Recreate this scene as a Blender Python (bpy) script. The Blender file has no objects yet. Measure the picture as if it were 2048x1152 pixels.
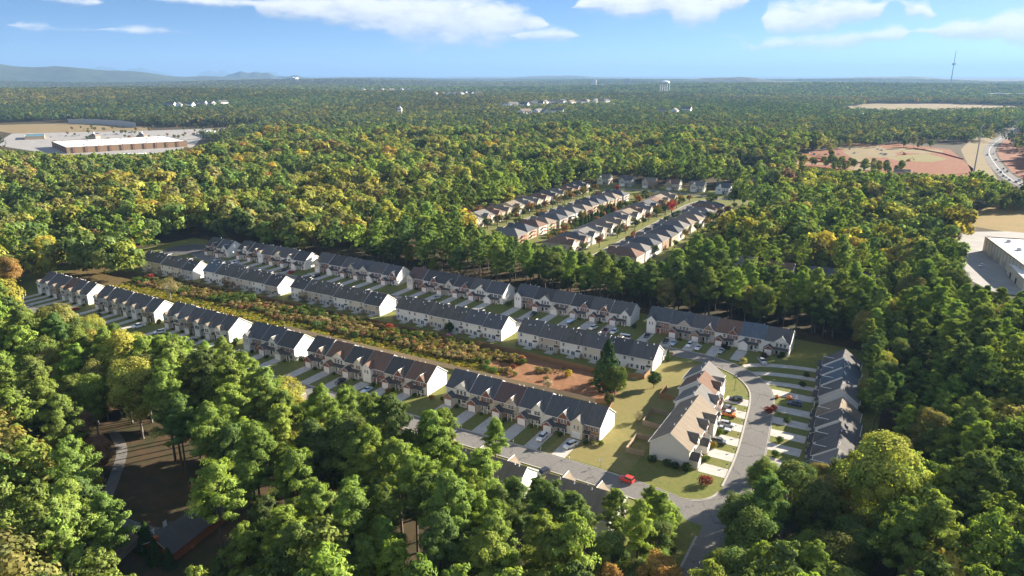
import bpy, math, random
import numpy as np
R = math.radians
rng = np.random.default_rng(7)
random.seed(7)
scene = bpy.context.scene
COL = scene.collection

# ------------------------------------------------------------------ camera, sky, sun, exposure
cam_d = bpy.data.cameras.new('camera')
cam_d.sensor_width = 36.0
cam_d.lens = 36.0 * 1420 / 2048
cam_d.clip_start = 1.0
cam_d.clip_end = 150000.0
cam = bpy.data.objects.new('camera', cam_d)
COL.objects.link(cam)
cam.location = (0, 0, 110)
cam.rotation_euler = (R(90 - 16.70), 0, R(30))
scene.camera = cam

SUN_EL, SUN_AZ = 20.5, 32.0          # azimuth clockwise from +Y
sun_d = bpy.data.lights.new('sun', 'SUN')
sun_d.energy = 5.0
sun_d.angle = R(0.53)
sun_d.color = (1.0, 0.90, 0.76)
sun = bpy.data.objects.new('sun', sun_d)
COL.objects.link(sun)
sun.rotation_euler = (R(90 - SUN_EL), 0, R(180 - SUN_AZ))

vs = scene.view_settings
vs.view_transform = 'Standard'; vs.look = 'None'; vs.gamma = 1.0; vs.use_curve_mapping = False
vs.exposure = 2.05
cy = scene.cycles
cy.max_bounces = 5; cy.diffuse_bounces = 3; cy.glossy_bounces = 2; cy.transmission_bounces = 2
cy.volume_bounces = 0; cy.transparent_max_bounces = 4
cy.caustics_reflective = False; cy.caustics_refractive = False
cy.use_adaptive_sampling = True; cy.adaptive_threshold = 0.015

CLOUD_BANDS = [[[0.577,0.03,0.0],[0.577,0.03,0.0],[0.577,0.03,0.0],[0.577,0.03,0.0],[0.577,0.03,0.0],[0.577,0.03,0.0],[0.577,0.03,0.0],[0.577,0.03,0.0],[0.577,0.03,0.0],[0.577,0.039,0.6],[0.578,0.106,0.6],[0.579,0.132,0.6],[0.579,0.143,0.6],[0.579,0.141,0.6],[0.579,0.127,0.6],[0.578,0.094,0.6],[0.578,0.03,0.0],[0.578,0.03,0.0],[0.578,0.03,0.0],[0.614,0.03,0.0],[0.614,0.03,0.0],[0.614,0.03,0.0],[0.614,0.032,0.7],[0.616,0.093,0.7],[0.616,0.123,0.7],[0.617,0.142,0.7],[0.617,0.156,0.7],[0.617,0.164,0.7],[0.617,0.169,0.7],[0.617,0.17,0.7],[0.617,0.168,0.7],[0.617,0.161,0.7],[0.617,0.151,0.7],[0.616,0.135,0.7],[0.616,0.111,0.7],[0.584,0.198,0.91],[0.578,0.247,1.0],[0.579,0.304,0.96],[0.583,0.363,0.96],[0.585,0.401,0.96],[0.584,0.426,0.96],[0.582,0.44,0.96],[0.582,0.455,0.96],[0.582,0.471,0.96],[0.582,0.484,0.97],[0.583,0.493,0.98],[0.583,0.5,1.0],[0.583,0.504,1.0],[0.583,0.505,1.0],[0.579,0.517,1.0],[0.569,0.553,1.0],[0.561,0.579,1.0],[0.554,0.597,1.0],[0.551,0.626,1.0],[0.514,0.814,0.98],[0.513,0.845,0.97],[0.513,0.867,0.97],[0.513,0.884,0.96],[0.513,0.895,0.97],[0.513,0.903,0.97],[0.512,0.907,0.96],[0.511,0.907,0.96],[0.509,0.903,0.96],[0.507,0.895,0.96],[0.505,0.884,0.96],[0.502,0.869,0.96],[0.499,0.849,0.96],[0.495,0.823,0.96],[0.49,0.792,0.96],[0.484,0.752,0.96],[0.476,0.7,0.95],[0.466,0.628,0.95],[0.469,0.523,0.96],[0.473,0.506,0.95],[0.47,0.453,0.95],[0.46,0.358,0.96],[0.458,0.277,1.0],[0.455,0.138,1.0],[0.455,0.03,0.0],[0.455,0.03,0.0],[0.603,0.03,0.0],[0.603,0.03,0.7],[0.624,0.19,0.87],[0.63,0.25,0.88],[0.635,0.287,0.89],[0.637,0.322,0.89],[0.637,0.35,0.9],[0.638,0.371,0.9],[0.638,0.385,0.91],[0.638,0.394,0.92],[0.638,0.399,0.94],[0.638,0.398,1.0],[0.638,0.392,1.0],[0.638,0.381,1.0],[0.637,0.365,1.0],[0.637,0.342,1.0],[0.594,0.496,0.99],[0.583,0.555,0.96],[0.58,0.576,0.95],[0.579,0.583,0.94],[0.58,0.579,0.93],[0.581,0.562,0.94],[0.587,0.525,0.96],[0.635,0.309,1.0],[0.634,0.278,1.0],[0.634,0.235,1.0],[0.632,0.171,1.0],[0.632,0.03,0.0],[0.479,0.03,0.0],[0.479,0.387,0.96],[0.479,0.48,0.95],[0.481,0.536,0.95],[0.482,0.573,0.95],[0.484,0.596,0.95],[0.487,0.609,0.96],[0.489,0.61,0.96],[0.493,0.602,0.96],[0.497,0.581,0.96],[0.504,0.542,0.97],[0.531,0.417,1.0],[0.53,0.392,1.0],[0.53,0.355,1.0],[0.529,0.304,1.0],[0.527,0.23,1.0],[0.559,0.221,0.84],[0.6,0.078,0.6],[0.6,0.085,0.6],[0.532,0.356,0.66],[0.527,0.362,0.67],[0.522,0.341,0.68],[0.472,0.113,0.7],[0.472,0.03,0.0],[0.472,0.03,0.0],[0.472,0.03,0.0],[0.472,0.03,0.0],[0.472,0.03,0.0],[0.472,0.03,0.0],[0.472,0.03,0.0],[0.472,0.03,0.0],[0.472,0.03,0.0],[0.472,0.03,0.0],[0.472,0.03,0.0],[0.472,0.03,0.0],[0.472,0.03,0.0],[0.472,0.03,0.0],[0.472,0.03,0.0],[0.472,0.03,0.0],[0.472,0.03,0.0],[0.472,0.03,0.0],[0.472,0.03,0.0],[0.472,0.03,0.0],[0.472,0.03,0.0],[0.472,0.03,0.0]],[[0.376,0.03,0.0],[0.376,0.03,0.0],[0.376,0.03,0.0],[0.376,0.03,0.0],[0.376,0.03,0.0],[0.376,0.047,0.55],[0.378,0.123,0.55],[0.378,0.143,0.55],[0.378,0.134,0.55],[0.374,0.1,0.52],[0.356,0.09,0.4],[0.356,0.112,0.4],[0.356,0.117,0.4],[0.356,0.107,0.4],[0.355,0.076,0.4],[0.364,0.03,0.6],[0.365,0.084,0.6],[0.366,0.11,0.6],[0.366,0.126,0.6],[0.366,0.135,0.6],[0.367,0.138,0.6],[0.367,0.136,0.6],[0.366,0.129,0.59],[0.363,0.125,0.56],[0.359,0.118,0.55],[0.353,0.089,0.54],[0.35,0.04,0.5],[0.35,0.03,0.0],[0.35,0.03,0.0],[0.35,0.03,0.0],[0.35,0.03,0.0],[0.35,0.03,0.0],[0.35,0.03,0.0],[0.35,0.03,0.0],[0.35,0.03,0.0],[0.35,0.03,0.0],[0.35,0.03,0.0],[0.35,0.03,0.0],[0.35,0.03,0.0],[0.35,0.03,0.0],[0.35,0.03,0.0],[0.35,0.03,0.0],[0.35,0.03,0.0],[0.35,0.03,0.0],[0.35,0.03,0.0],[0.35,0.03,0.0],[0.35,0.03,0.0],[0.35,0.03,0.0],[0.35,0.03,0.0],[0.35,0.03,0.0],[0.356,0.03,0.0],[0.356,0.03,0.0],[0.356,0.03,0.0],[0.356,0.03,0.0],[0.356,0.03,0.0],[0.356,0.03,0.0],[0.356,0.03,0.0],[0.356,0.03,0.0],[0.356,0.03,0.0],[0.356,0.03,0.0],[0.356,0.03,0.0],[0.356,0.03,0.0],[0.356,0.03,0.0],[0.356,0.03,0.0],[0.356,0.03,0.0],[0.356,0.03,0.0],[0.356,0.03,0.0],[0.356,0.03,0.0],[0.356,0.03,0.0],[0.356,0.03,0.0],[0.356,0.03,0.0],[0.356,0.03,0.0],[0.356,0.045,0.9],[0.358,0.151,0.9],[0.359,0.197,0.9],[0.36,0.225,0.9],[0.36,0.24,0.9],[0.36,0.245,0.9],[0.36,0.24,0.9],[0.36,0.226,0.9],[0.359,0.199,0.9],[0.358,0.153,0.9],[0.356,0.054,0.9],[0.356,0.03,0.0],[0.356,0.03,0.0],[0.356,0.03,0.0],[0.356,0.03,0.0],[0.356,0.03,0.0],[0.356,0.03,0.0],[0.356,0.03,0.0],[0.356,0.03,0.0],[0.356,0.03,0.0],[0.356,0.03,0.0],[0.356,0.03,0.0],[0.338,0.03,0.0],[0.338,0.03,0.0],[0.338,0.03,0.0],[0.338,0.03,0.0],[0.338,0.03,0.0],[0.338,0.03,0.0],[0.338,0.03,0.0],[0.338,0.03,0.0],[0.338,0.03,0.0],[0.338,0.03,0.0],[0.338,0.069,0.45],[0.338,0.106,0.45],[0.295,0.283,0.45],[0.285,0.301,0.47],[0.23,0.102,0.5],[0.259,0.237,0.65],[0.265,0.272,0.67],[0.269,0.294,0.68],[0.272,0.309,0.68],[0.274,0.319,0.69],[0.276,0.324,0.69],[0.278,0.325,0.7],[0.279,0.322,0.7],[0.28,0.314,0.71],[0.282,0.3,0.72],[0.284,0.277,0.76],[0.297,0.244,0.8],[0.303,0.245,0.8],[0.309,0.236,0.8],[0.316,0.211,0.8],[0.317,0.202,0.8],[0.33,0.243,0.85],[0.337,0.246,0.85],[0.336,0.197,0.85],[0.352,0.033,0.6],[0.354,0.116,0.6],[0.349,0.097,0.79],[0.345,0.192,1.0],[0.346,0.248,1.0],[0.347,0.282,1.0],[0.347,0.301,1.0],[0.348,0.308,1.0],[0.347,0.304,1.0],[0.361,0.344,1.0],[0.373,0.366,1.0],[0.35,0.485,0.96],[0.347,0.493,0.94],[0.342,0.473,0.91],[0.332,0.418,0.91],[0.332,0.03,0.0],[0.332,0.03,0.0],[0.332,0.03,0.0],[0.332,0.03,0.0],[0.332,0.03,0.0],[0.332,0.03,0.0],[0.332,0.03,0.0],[0.332,0.03,0.0],[0.332,0.03,0.0],[0.332,0.03,0.0]]]   # per degree of azimuth: height, half thickness, density

def build_world():
    w = bpy.data.worlds.new('World'); scene.world = w; w.use_nodes = True
    nt = w.node_tree; N = nt.nodes; L = nt.links; N.clear()
    def math_(op, a, b=None, c=None, clamp=False):
        n = N.new('ShaderNodeMath'); n.operation = op; n.use_clamp = clamp
        for k, v in enumerate((a, b, c)):
            if v is None: continue
            if isinstance(v, (int, float)): n.inputs[k].default_value = v
            else: L.new(v, n.inputs[k])
        return n.outputs[0]
    tc = N.new('ShaderNodeTexCoord')
    sep = N.new('ShaderNodeSeparateXYZ'); L.new(tc.outputs['Generated'], sep.inputs[0])
    X, Y, Z = sep.outputs
    # clear deep-blue autumn sky: the blue of the upper sky starts low over the horizon
    zz = math_('MULTIPLY_ADD', math_('MAXIMUM', Z, 0.0), 3.6, 0.14)
    cmb = N.new('ShaderNodeCombineXYZ'); L.new(X, cmb.inputs[0]); L.new(Y, cmb.inputs[1]); L.new(zz, cmb.inputs[2])
    nrm = N.new('ShaderNodeVectorMath'); nrm.operation = 'NORMALIZE'; L.new(cmb.outputs[0], nrm.inputs[0])
    sky = N.new('ShaderNodeTexSky'); sky.sky_type = 'NISHITA'; sky.sun_disc = False
    sky.sun_elevation = R(SUN_EL); sky.sun_rotation = R(SUN_AZ)
    sky.altitude = 0; sky.air_density = 1.0; sky.dust_density = 0.3; sky.ozone_density = 2.5
    L.new(nrm.outputs[0], sky.inputs['Vector'])
    az = math_('MULTIPLY', math_('ARCTAN2', X, Y), 57.29578)
    el = math_('MULTIPLY', math_('ARCSINE', Z), 57.29578)
    def noise(sx, sy, scale, detail, off=0.0):
        v = N.new('ShaderNodeCombineXYZ')
        L.new(math_('MULTIPLY_ADD', az, sx, off), v.inputs[0]); L.new(math_('MULTIPLY', el, sy), v.inputs[1])
        n = N.new('ShaderNodeTexNoise'); n.inputs['Scale'].default_value = scale
        n.inputs['Detail'].default_value = detail; n.inputs['Roughness'].default_value = 0.62
        L.new(v.outputs[0], n.inputs['Vector']); return n.outputs['Fac']
    n1 = noise(0.42, 1.0, 0.95, 6)
    n2 = noise(0.35, 1.0, 2.6, 2, 13.0)
    tt = math_('MULTIPLY_ADD', az, 1 / 76.0, 66 / 76.0, clamp=True)
    tv = N.new('ShaderNodeCombineColor')
    for k in range(3): L.new(tt, tv.inputs[k])
    cur = rel = None
    for band in CLOUD_BANDS:
        cv = N.new('ShaderNodeRGBCurve'); mp = cv.mapping
        for ch in range(3):
            c = mp.curves[ch]; nb = len(band)
            c.points[0].location = (0, band[0][ch]); c.points[1].location = (1, band[-1][ch])
            for k in range(1, nb - 1): c.points.new(k / (nb - 1), band[k][ch])
        mp.update(); L.new(tv.outputs[0], cv.inputs['Color'])
        sp = N.new('ShaderNodeSeparateColor'); L.new(cv.outputs[0], sp.inputs[0])
        c_, h_, s_ = sp.outputs
        q = math_('DIVIDE', math_('ABSOLUTE', math_('MULTIPLY_ADD', c_, -8.0, el)), math_('MULTIPLY', h_, 2.5))
        v = math_('MULTIPLY_ADD', math_('SUBTRACT', 1.4, math_('MINIMUM', q, 4.0)), s_, -0.4)
        rb = math_('DIVIDE', math_('MULTIPLY_ADD', c_, -8.0, el), math_('MULTIPLY', h_, 2.0))
        if cur is None: cur, rel = v, rb
        else:
            sel = math_('GREATER_THAN', v, cur)
            rel = math_('ADD', math_('MULTIPLY', rb, sel), math_('MULTIPLY', rel, math_('SUBTRACT', 1.0, sel))); cur = math_('MAXIMUM', cur, v)
    # unseen cumulus scattered over the rest of the sky, coverage set for fill light
    v3 = N.new('ShaderNodeVectorMath'); v3.operation = 'SCALE'
    pl = N.new('ShaderNodeCombineXYZ'); zc = math_('MAXIMUM', Z, 0.05)
    L.new(math_('DIVIDE', X, zc), pl.inputs[0]); L.new(math_('DIVIDE', Y, zc), pl.inputs[1])
    nh = N.new('ShaderNodeTexNoise'); nh.inputs['Scale'].default_value = 0.55; nh.inputs['Detail'].default_value = 3
    L.new(pl.outputs[0], nh.inputs['Vector'])
    hi = math_('MULTIPLY', math_('SUBTRACT', el, 7.0), 0.5)
    hi = math_('MINIMUM', hi, math_('MULTIPLY', math_('SUBTRACT', nh.outputs['Fac'], 0.53), 6.0))
    cur = math_('MAXIMUM', cur, hi)
    d = math_('ADD', cur, math_('MULTIPLY', math_('SUBTRACT', n1, 0.42), 1.6))
    d = math_('ADD', d, math_('MULTIPLY', math_('SUBTRACT', n2, 0.5), 0.5))
    mr = N.new('ShaderNodeMapRange'); mr.interpolation_type = 'SMOOTHSTEP'
    L.new(d, mr.inputs['Value']); mr.inputs['From Min'].default_value = -0.05; mr.inputs['From Max'].default_value = 0.80
    mask = math_('MULTIPLY', mr.outputs[0], 0.93)
    sh = N.new('ShaderNodeMapRange'); L.new(math_('ADD', rel, math_('MULTIPLY', math_('SUBTRACT', n1, 0.5), 3.2)), sh.inputs['Value'])
    sh.inputs['From Min'].default_value = -0.9; sh.inputs['From Max'].default_value = 0.35
    ccol = N.new('ShaderNodeMix'); ccol.data_type = 'RGBA'
    L.new(sh.outputs[0], ccol.inputs[0]); ccol.inputs[6].default_value = (1.32, 1.42, 1.60, 1); ccol.inputs[7].default_value = (2.15, 2.16, 2.18, 1)  # cloud shading put into the colour: grey undersides, sunlit white tops
    hsv = N.new('ShaderNodeHueSaturation'); hsv.inputs['Saturation'].default_value = 1.12; hsv.inputs['Value'].default_value = 0.45
    L.new(sky.outputs[0], hsv.inputs['Color'])
    mx = N.new('ShaderNodeMix'); mx.data_type = 'RGBA'
    L.new(mask, mx.inputs[0]); L.new(hsv.outputs[0], mx.inputs[6]); L.new(ccol.outputs[2], mx.inputs[7])
    bg = N.new('ShaderNodeBackground'); bg.inputs['Strength'].default_value = 0.13
    L.new(mx.outputs[2], bg.inputs['Color'])
    out = N.new('ShaderNodeOutputWorld'); L.new(bg.outputs[0], out.inputs['Surface'])
    w.cycles.sampling_method = 'MANUAL'; w.cycles.sample_map_resolution = 1024
build_world()

# ------------------------------------------------------------------ helpers
def tag(o, label=None, cat=None, group=None, kind=None):
    if label: o['label'] = label
    if cat: o['category'] = cat
    if group: o['group'] = group
    if kind: o['kind'] = kind
    return o

def add(name, data, parent=None, loc=(0, 0, 0), rz=0.0, sc=None):
    o = bpy.data.objects.new(name, data); COL.objects.link(o)
    o.location = loc
    if rz: o.rotation_euler = (0, 0, rz)
    if sc is not None: o.scale = sc if hasattr(sc, '__len__') else (sc, sc, sc)
    if parent is not None: o.parent = parent
    return o

class MB:
    def __init__(s): s.v = []; s.f = []; s.m = []
    def poly(s, pts, mat=0):
        i = len(s.v); s.v.extend([tuple(p) for p in pts]); s.f.append(tuple(range(i, i + len(pts)))); s.m.append(mat); return s
    def box(s, x0, x1, y0, y1, z0, z1, mat=0, top=None):
        i = len(s.v)
        s.v.extend([(x0,y0,z0),(x1,y0,z0),(x1,y1,z0),(x0,y1,z0),(x0,y0,z1),(x1,y0,z1),(x1,y1,z1),(x0,y1,z1)])
        for q in ((3,2,1,0),(4,5,6,7),(0,1,5,4),(1,2,6,5),(2,3,7,6),(3,0,4,7)):
            s.f.append(tuple(i + k for k in q)); s.m.append(mat)
        if top is not None: s.m[-5] = top
        return s
    def slab(s, pts, t, mt=0, ms=1, up=True):
        P = [np.array(p, float) for p in pts]
        n = np.cross(P[1] - P[0], P[2] - P[0]); n /= np.linalg.norm(n)
        if n[2] < 0: n = -n; P = P[::-1]
        Q = [p - n * t for p in P]
        s.poly(P, mt); s.poly(Q[::-1], ms)
        for k in range(len(P)):
            j = (k + 1) % len(P); s.poly((P[k], Q[k], Q[j], P[j]), ms)
        return s
    def prism(s, prof, y0, y1, mat=0, axis='y'):
        # profile of (a, z) swept along an axis
        f = (lambda a, z, t: (a, t, z)) if axis == 'y' else (lambda a, z, t: (t, a, z))
        A = [f(a, z, y0) for a, z in prof]; B = [f(a, z, y1) for a, z in prof]
        s.poly(A, mat); s.poly(B[::-1], mat)
        for k in range(len(A)):
            j = (k + 1) % len(A); s.poly((A[k], B[k], B[j], A[j]), mat)
        return s
    def tube(s, p0, p1, r0, r1, n=6, mat=0, cap=True):
        p0 = np.array(p0, float); p1 = np.array(p1, float); d = p1 - p0; d = d / (np.linalg.norm(d) + 1e-9)
        a = np.cross(d, (0, 0, 1.0) if abs(d[2]) < .9 else (1.0, 0, 0)); a /= np.linalg.norm(a); b = np.cross(d, a)
        i = len(s.v)
        for p, r in ((p0, r0), (p1, r1)):
            for k in range(n):
                an = 2 * math.pi * k / n; s.v.append(tuple(p + r * (math.cos(an) * a + math.sin(an) * b)))
        for k in range(n):
            j = (k + 1) % n; s.f.append((i + k, i + j, i + n + j, i + n + k)); s.m.append(mat)
        if cap:
            s.f.append(tuple(i + k for k in range(n))[::-1]); s.m.append(mat)
            s.f.append(tuple(i + n + k for k in range(n))); s.m.append(mat)
        return s
    def mesh(s, name, mats, smooth=False):
        me = bpy.data.meshes.new(name); me.from_pydata(s.v, [], s.f)
        for m in mats: me.materials.append(m)
        me.polygons.foreach_set('material_index', s.m)
        if smooth: me.polygons.foreach_set('use_smooth', [True] * len(s.f))
        me.update(); return me

def mat(name, col, rough=0.85, spec=0.3, var=0.0, scale=1.0, col2=None, bump=0.0, metal=0.0, detail=4, stretch=None, thresh=None):
    m = bpy.data.materials.new(name); m.use_nodes = True
    nt = m.node_tree; N = nt.nodes; L = nt.links
    b = N['Principled BSDF']; b.inputs['Roughness'].default_value = rough
    b.inputs['Specular IOR Level'].default_value = spec; b.inputs['Metallic'].default_value = metal
    c = (*col, 1)
    b.inputs['Base Color'].default_value = c
    if var or col2 or bump:
        tc = N.new('ShaderNodeTexCoord')
        src = tc.outputs['Object']
        if stretch:
            mp = N.new('ShaderNodeMapping'); mp.inputs['Scale'].default_value = stretch; L.new(src, mp.inputs[0]); src = mp.outputs[0]
        n = N.new('ShaderNodeTexNoise'); n.inputs['Scale'].default_value = scale; n.inputs['Detail'].default_value = detail
        n.inputs['Roughness'].default_value = 0.65
        L.new(src, n.inputs['Vector'])
        if col2 is None: col2 = tuple(max(0, x * (1 - var)) for x in col); c = (*[x * (1 + var * .6) for x in col], 1)
        mr = N.new('ShaderNodeMapRange'); lo, hi = thresh or (0.32, 0.68)
        mr.inputs['From Min'].default_value = lo; mr.inputs['From Max'].default_value = hi
        L.new(n.outputs['Fac'], mr.inputs['Value'])
        mx = N.new('ShaderNodeMix'); mx.data_type = 'RGBA'; mx.inputs[6].default_value = c; mx.inputs[7].default_value = (*col2, 1)
        L.new(mr.outputs[0], mx.inputs[0]); L.new(mx.outputs[2], b.inputs['Base Color'])
        if bump:
            bp = N.new('ShaderNodeBump'); bp.inputs['Strength'].default_value = bump; bp.inputs['Distance'].default_value = 0.2
            L.new(n.outputs['Fac'], bp.inputs['Height']); L.new(bp.outputs[0], b.inputs['Normal'])
    return m

def ground_mat(name, cols, scales, rough=0.95):
    """three tones mixed by two noises of different size, plus fine grain"""
    m = bpy.data.materials.new(name); m.use_nodes = True
    nt = m.node_tree; N = nt.nodes; L = nt.links
    b = N['Principled BSDF']; b.inputs['Roughness'].default_value = rough; b.inputs['Specular IOR Level'].default_value = 0.1
    tc = N.new('ShaderNodeTexCoord')
    def ns(s, d=5):
        n = N.new('ShaderNodeTexNoise'); n.inputs['Scale'].default_value = s; n.inputs['Detail'].default_value = d
        n.inputs['Roughness'].default_value = 0.7; L.new(tc.outputs['Object'], n.inputs['Vector'])
        mr = N.new('ShaderNodeMapRange'); mr.inputs['From Min'].default_value = 0.38; mr.inputs['From Max'].default_value = 0.62
        L.new(n.outputs['Fac'], mr.inputs['Value']); return mr.outputs[0]
    def mix(f, a, bb):
        x = N.new('ShaderNodeMix'); x.data_type = 'RGBA'; L.new(f, x.inputs[0])
        for k, v in ((6, a), (7, bb)):
            if isinstance(v, tuple): x.inputs[k].default_value = (*v, 1)
            else: L.new(v, x.inputs[k])
        return x.outputs[2]
    c = mix(ns(scales[0]), cols[0], cols[1])
    c = mix(ns(scales[1]), c, cols[2])
    L.new(c, b.inputs['Base Color'])
    return m

def foliage_mat(name, instanced):
    m = bpy.data.materials.new(name); m.use_nodes = True
    nt = m.node_tree; N = nt.nodes; L = nt.links; N.clear()
    a = N.new('ShaderNodeAttribute'); a.attribute_name = 'leaf'
    mx = N.new('ShaderNodeMix'); mx.data_type = 'RGBA'; mx.blend_type = 'MULTIPLY'; mx.inputs[0].default_value = 1
    L.new(a.outputs['Color'], mx.inputs[6])
    if instanced:
        t = N.new('ShaderNodeAttribute'); t.attribute_type = 'INSTANCER'; t.attribute_name = 'tint'; L.new(t.outputs['Color'], mx.inputs[7])
    else:
        t = N.new('ShaderNodeObjectInfo'); L.new(t.outputs['Color'], mx.inputs[7])
    d = N.new('ShaderNodeBsdfDiffuse'); L.new(mx.outputs[2], d.inputs['Color'])
    tr = N.new('ShaderNodeBsdfTranslucent')
    g = N.new('ShaderNodeMix'); g.data_type = 'RGBA'; g.blend_type = 'MULTIPLY'; g.inputs[0].default_value = 1
    L.new(mx.outputs[2], g.inputs[6]); g.inputs[7].default_value = (1.45, 1.45, 0.7, 1); L.new(g.outputs[2], tr.inputs['Color'])
    s = N.new('ShaderNodeMixShader'); s.inputs[0].default_value = 0.36
    L.new(d.outputs[0], s.inputs[1]); L.new(tr.outputs[0], s.inputs[2])
    o = N.new('ShaderNodeOutputMaterial'); L.new(s.outputs[0], o.inputs['Surface'])
    return m

LEAF = foliage_mat('foliage', False)
LEAF_I = foliage_mat('foliage_stand', True)
BARK = mat('bark', (0.13, 0.095, 0.07), var=.4, scale=2.0, stretch=(1, 1, .2))
BARK_G = mat('grey_bark', (0.20, 0.18, 0.16), var=.4, scale=2.0)

M = {}
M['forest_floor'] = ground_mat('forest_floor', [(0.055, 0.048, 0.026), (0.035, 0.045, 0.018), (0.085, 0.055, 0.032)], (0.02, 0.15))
M['lawn'] = ground_mat('lawn_grass', [(0.150, 0.165, 0.042), (0.185, 0.160, 0.055), (0.115, 0.130, 0.034)], (0.09, 0.8))
M['lawn2'] = ground_mat('lawn_grass_dry', [(0.185, 0.165, 0.055), (0.150, 0.155, 0.045), (0.215, 0.175, 0.07)], (0.06, 0.6))
M['asphalt'] = ground_mat('aged_asphalt', [(0.175, 0.165, 0.150), (0.200, 0.187, 0.168), (0.150, 0.142, 0.130)], (0.07, 1.3))
def add_cracks(m):
    nt = m.node_tree; N = nt.nodes; L = nt.links; b = N['Principled BSDF']; src = b.inputs['Base Color'].links[0].from_socket
    tc = N.new('ShaderNodeTexCoord'); nz = N.new('ShaderNodeTexNoise'); nz.inputs['Scale'].default_value = .35; L.new(tc.outputs['Object'], nz.inputs['Vector'])
    ad = N.new('ShaderNodeVectorMath'); ad.operation = 'MULTIPLY_ADD'; L.new(nz.outputs['Color'], ad.inputs[0]); ad.inputs[1].default_value = (5, 5, 0); L.new(tc.outputs['Object'], ad.inputs[2])
    vo = N.new('ShaderNodeTexVoronoi'); vo.feature = 'DISTANCE_TO_EDGE'; vo.inputs['Scale'].default_value = .075; L.new(ad.outputs[0], vo.inputs['Vector'])
    lt = N.new('ShaderNodeMath'); lt.operation = 'LESS_THAN'; L.new(vo.outputs['Distance'], lt.inputs[0]); lt.inputs[1].default_value = .010
    mx = N.new('ShaderNodeMix'); mx.data_type = 'RGBA'; ml = N.new('ShaderNodeMath'); ml.operation = 'MULTIPLY'; L.new(lt.outputs[0], ml.inputs[0]); ml.inputs[1].default_value = .55
    L.new(ml.outputs[0], mx.inputs[0]); L.new(src, mx.inputs[6]); mx.inputs[7].default_value = (.07, .065, .06, 1); L.new(mx.outputs[2], b.inputs['Base Color'])
add_cracks(M['asphalt'])
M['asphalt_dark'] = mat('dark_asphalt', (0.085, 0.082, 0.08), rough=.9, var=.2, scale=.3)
M['concrete'] = mat('concrete', (0.45, 0.415, 0.365), rough=.9, var=.2, scale=.5, detail=7)
M['kerb'] = mat('kerb_concrete', (0.36, 0.33, 0.28), var=.15, scale=.6)
M['clay'] = ground_mat('red_clay', [(0.24, 0.085, 0.038), (0.26, 0.125, 0.065), (0.17, 0.065, 0.032)], (0.03, 0.2))
M['dirt'] = ground_mat('bare_dirt', [(0.25, 0.105, 0.05), (0.28, 0.155, 0.08), (0.19, 0.10, 0.05)], (0.12, 0.4))
M['scrub'] = ground_mat('scrub_floor', [(0.10, 0.085, 0.03), (0.13, 0.12, 0.035), (0.10, 0.055, 0.03)], (0.08, 0.5))
M['tan'] = ground_mat('dry_field', [(0.26, 0.185, 0.105), (0.22, 0.16, 0.085), (0.20, 0.165, 0.08)], (0.006, 0.05))
M['meadow'] = ground_mat('meadow', [(0.24, 0.18, 0.06), (0.17, 0.16, 0.045), (0.26, 0.16, 0.07)], (0.05, 0.3))
M['pave'] = mat('pale_paving', (0.29, 0.275, 0.255), var=.2, scale=.08, detail=7)
for k, c in dict(white=(.80,.78,.73), cream=(.66,.60,.49), beige=(.52,.45,.36), tan=(.40,.32,.22), grey=(.50,.48,.45), lightgrey=(.63,.62,.60), olive=(.36,.35,.22), brown=(.27,.18,.11)).items():
    M['s_' + k] = mat('siding_' + k, c, rough=.7, var=.07, scale=.8, stretch=(1, 1, 6))
M['trim'] = mat('white_trim', (.80, .79, .76), rough=.6)
M['brick'] = mat('red_brick', (.27, .115, .075), rough=.9, var=.35, scale=3.0, stretch=(1, 1, 3))
M['brick_tan'] = mat('tan_brick', (.33, .20, .13), rough=.9, var=.3, scale=3.0, stretch=(1, 1, 3))
M['brick_orange'] = mat('orange_brick', (.42, .15, .06), rough=.9, var=.3, scale=3.0, stretch=(1, 1, 3))
M['glass'] = mat('window_glass', (.035, .045, .06), rough=.08, spec=.6)
M['shutter'] = mat('dark_shutter', (.02, .022, .026), rough=.6)
M['shutter_red'] = mat('maroon_shutter', (.12, .025, .02), rough=.6)
M['door'] = mat('dark_front_door', (.05, .03, .025), rough=.5)
M['door_red'] = mat('red_front_door', (.25, .03, .02), rough=.5)
M['gdoor'] = mat('garage_door_white', (.78, .77, .74), rough=.55)
def shingle(name, c, c2=None): return mat(name, c, rough=.95, spec=.15, col2=c2 or tuple(x * .62 for x in c), scale=1.1, detail=8, stretch=(1.0, .22, .22), thresh=(.28, .78))
M['r_navy'] = shingle('shingles_slate_blue', (.118, .122, .130))
M['r_char'] = shingle('shingles_charcoal', (.140, .133, .126))
M['r_dark'] = shingle('shingles_dark', (.100, .096, .092))
M['r_brown'] = shingle('shingles_brown', (.205, .130, .095))
M['r_maroon'] = shingle('shingles_maroon', (.155, .105, .092))
M['r_grey'] = shingle('shingles_weathered_grey', (.200, .190, .175))
M['r_tan'] = shingle('shingles_tan', (.25, .205, .155))
M['r_blue'] = shingle('shingles_blue_grey', (.125, .155, .185))
M['r_streak'] = shingle('shingles_algae_streaked', (.150, .138, .118), (.055, .052, .050))
M['wood'] = mat('fence_wood', (.30, .175, .085), var=.25, scale=2.0, stretch=(6, 6, .6))
M['wood_grey'] = mat('weathered_fence_wood', (.33, .26, .18), var=.25, scale=2.0, stretch=(6, 6, .6))
M['roof_white'] = mat('white_membrane_roof', (.70, .70, .69), var=.08, scale=.1)
M['tyre'] = mat('tyre_rubber', (.015, .015, .015), rough=.8)
M['rim'] = mat('wheel_rim', (.45, .45, .46), rough=.35, metal=.8)
M['cglass'] = mat('car_glass', (.015, .018, .022), rough=.05, spec=.7)
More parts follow.
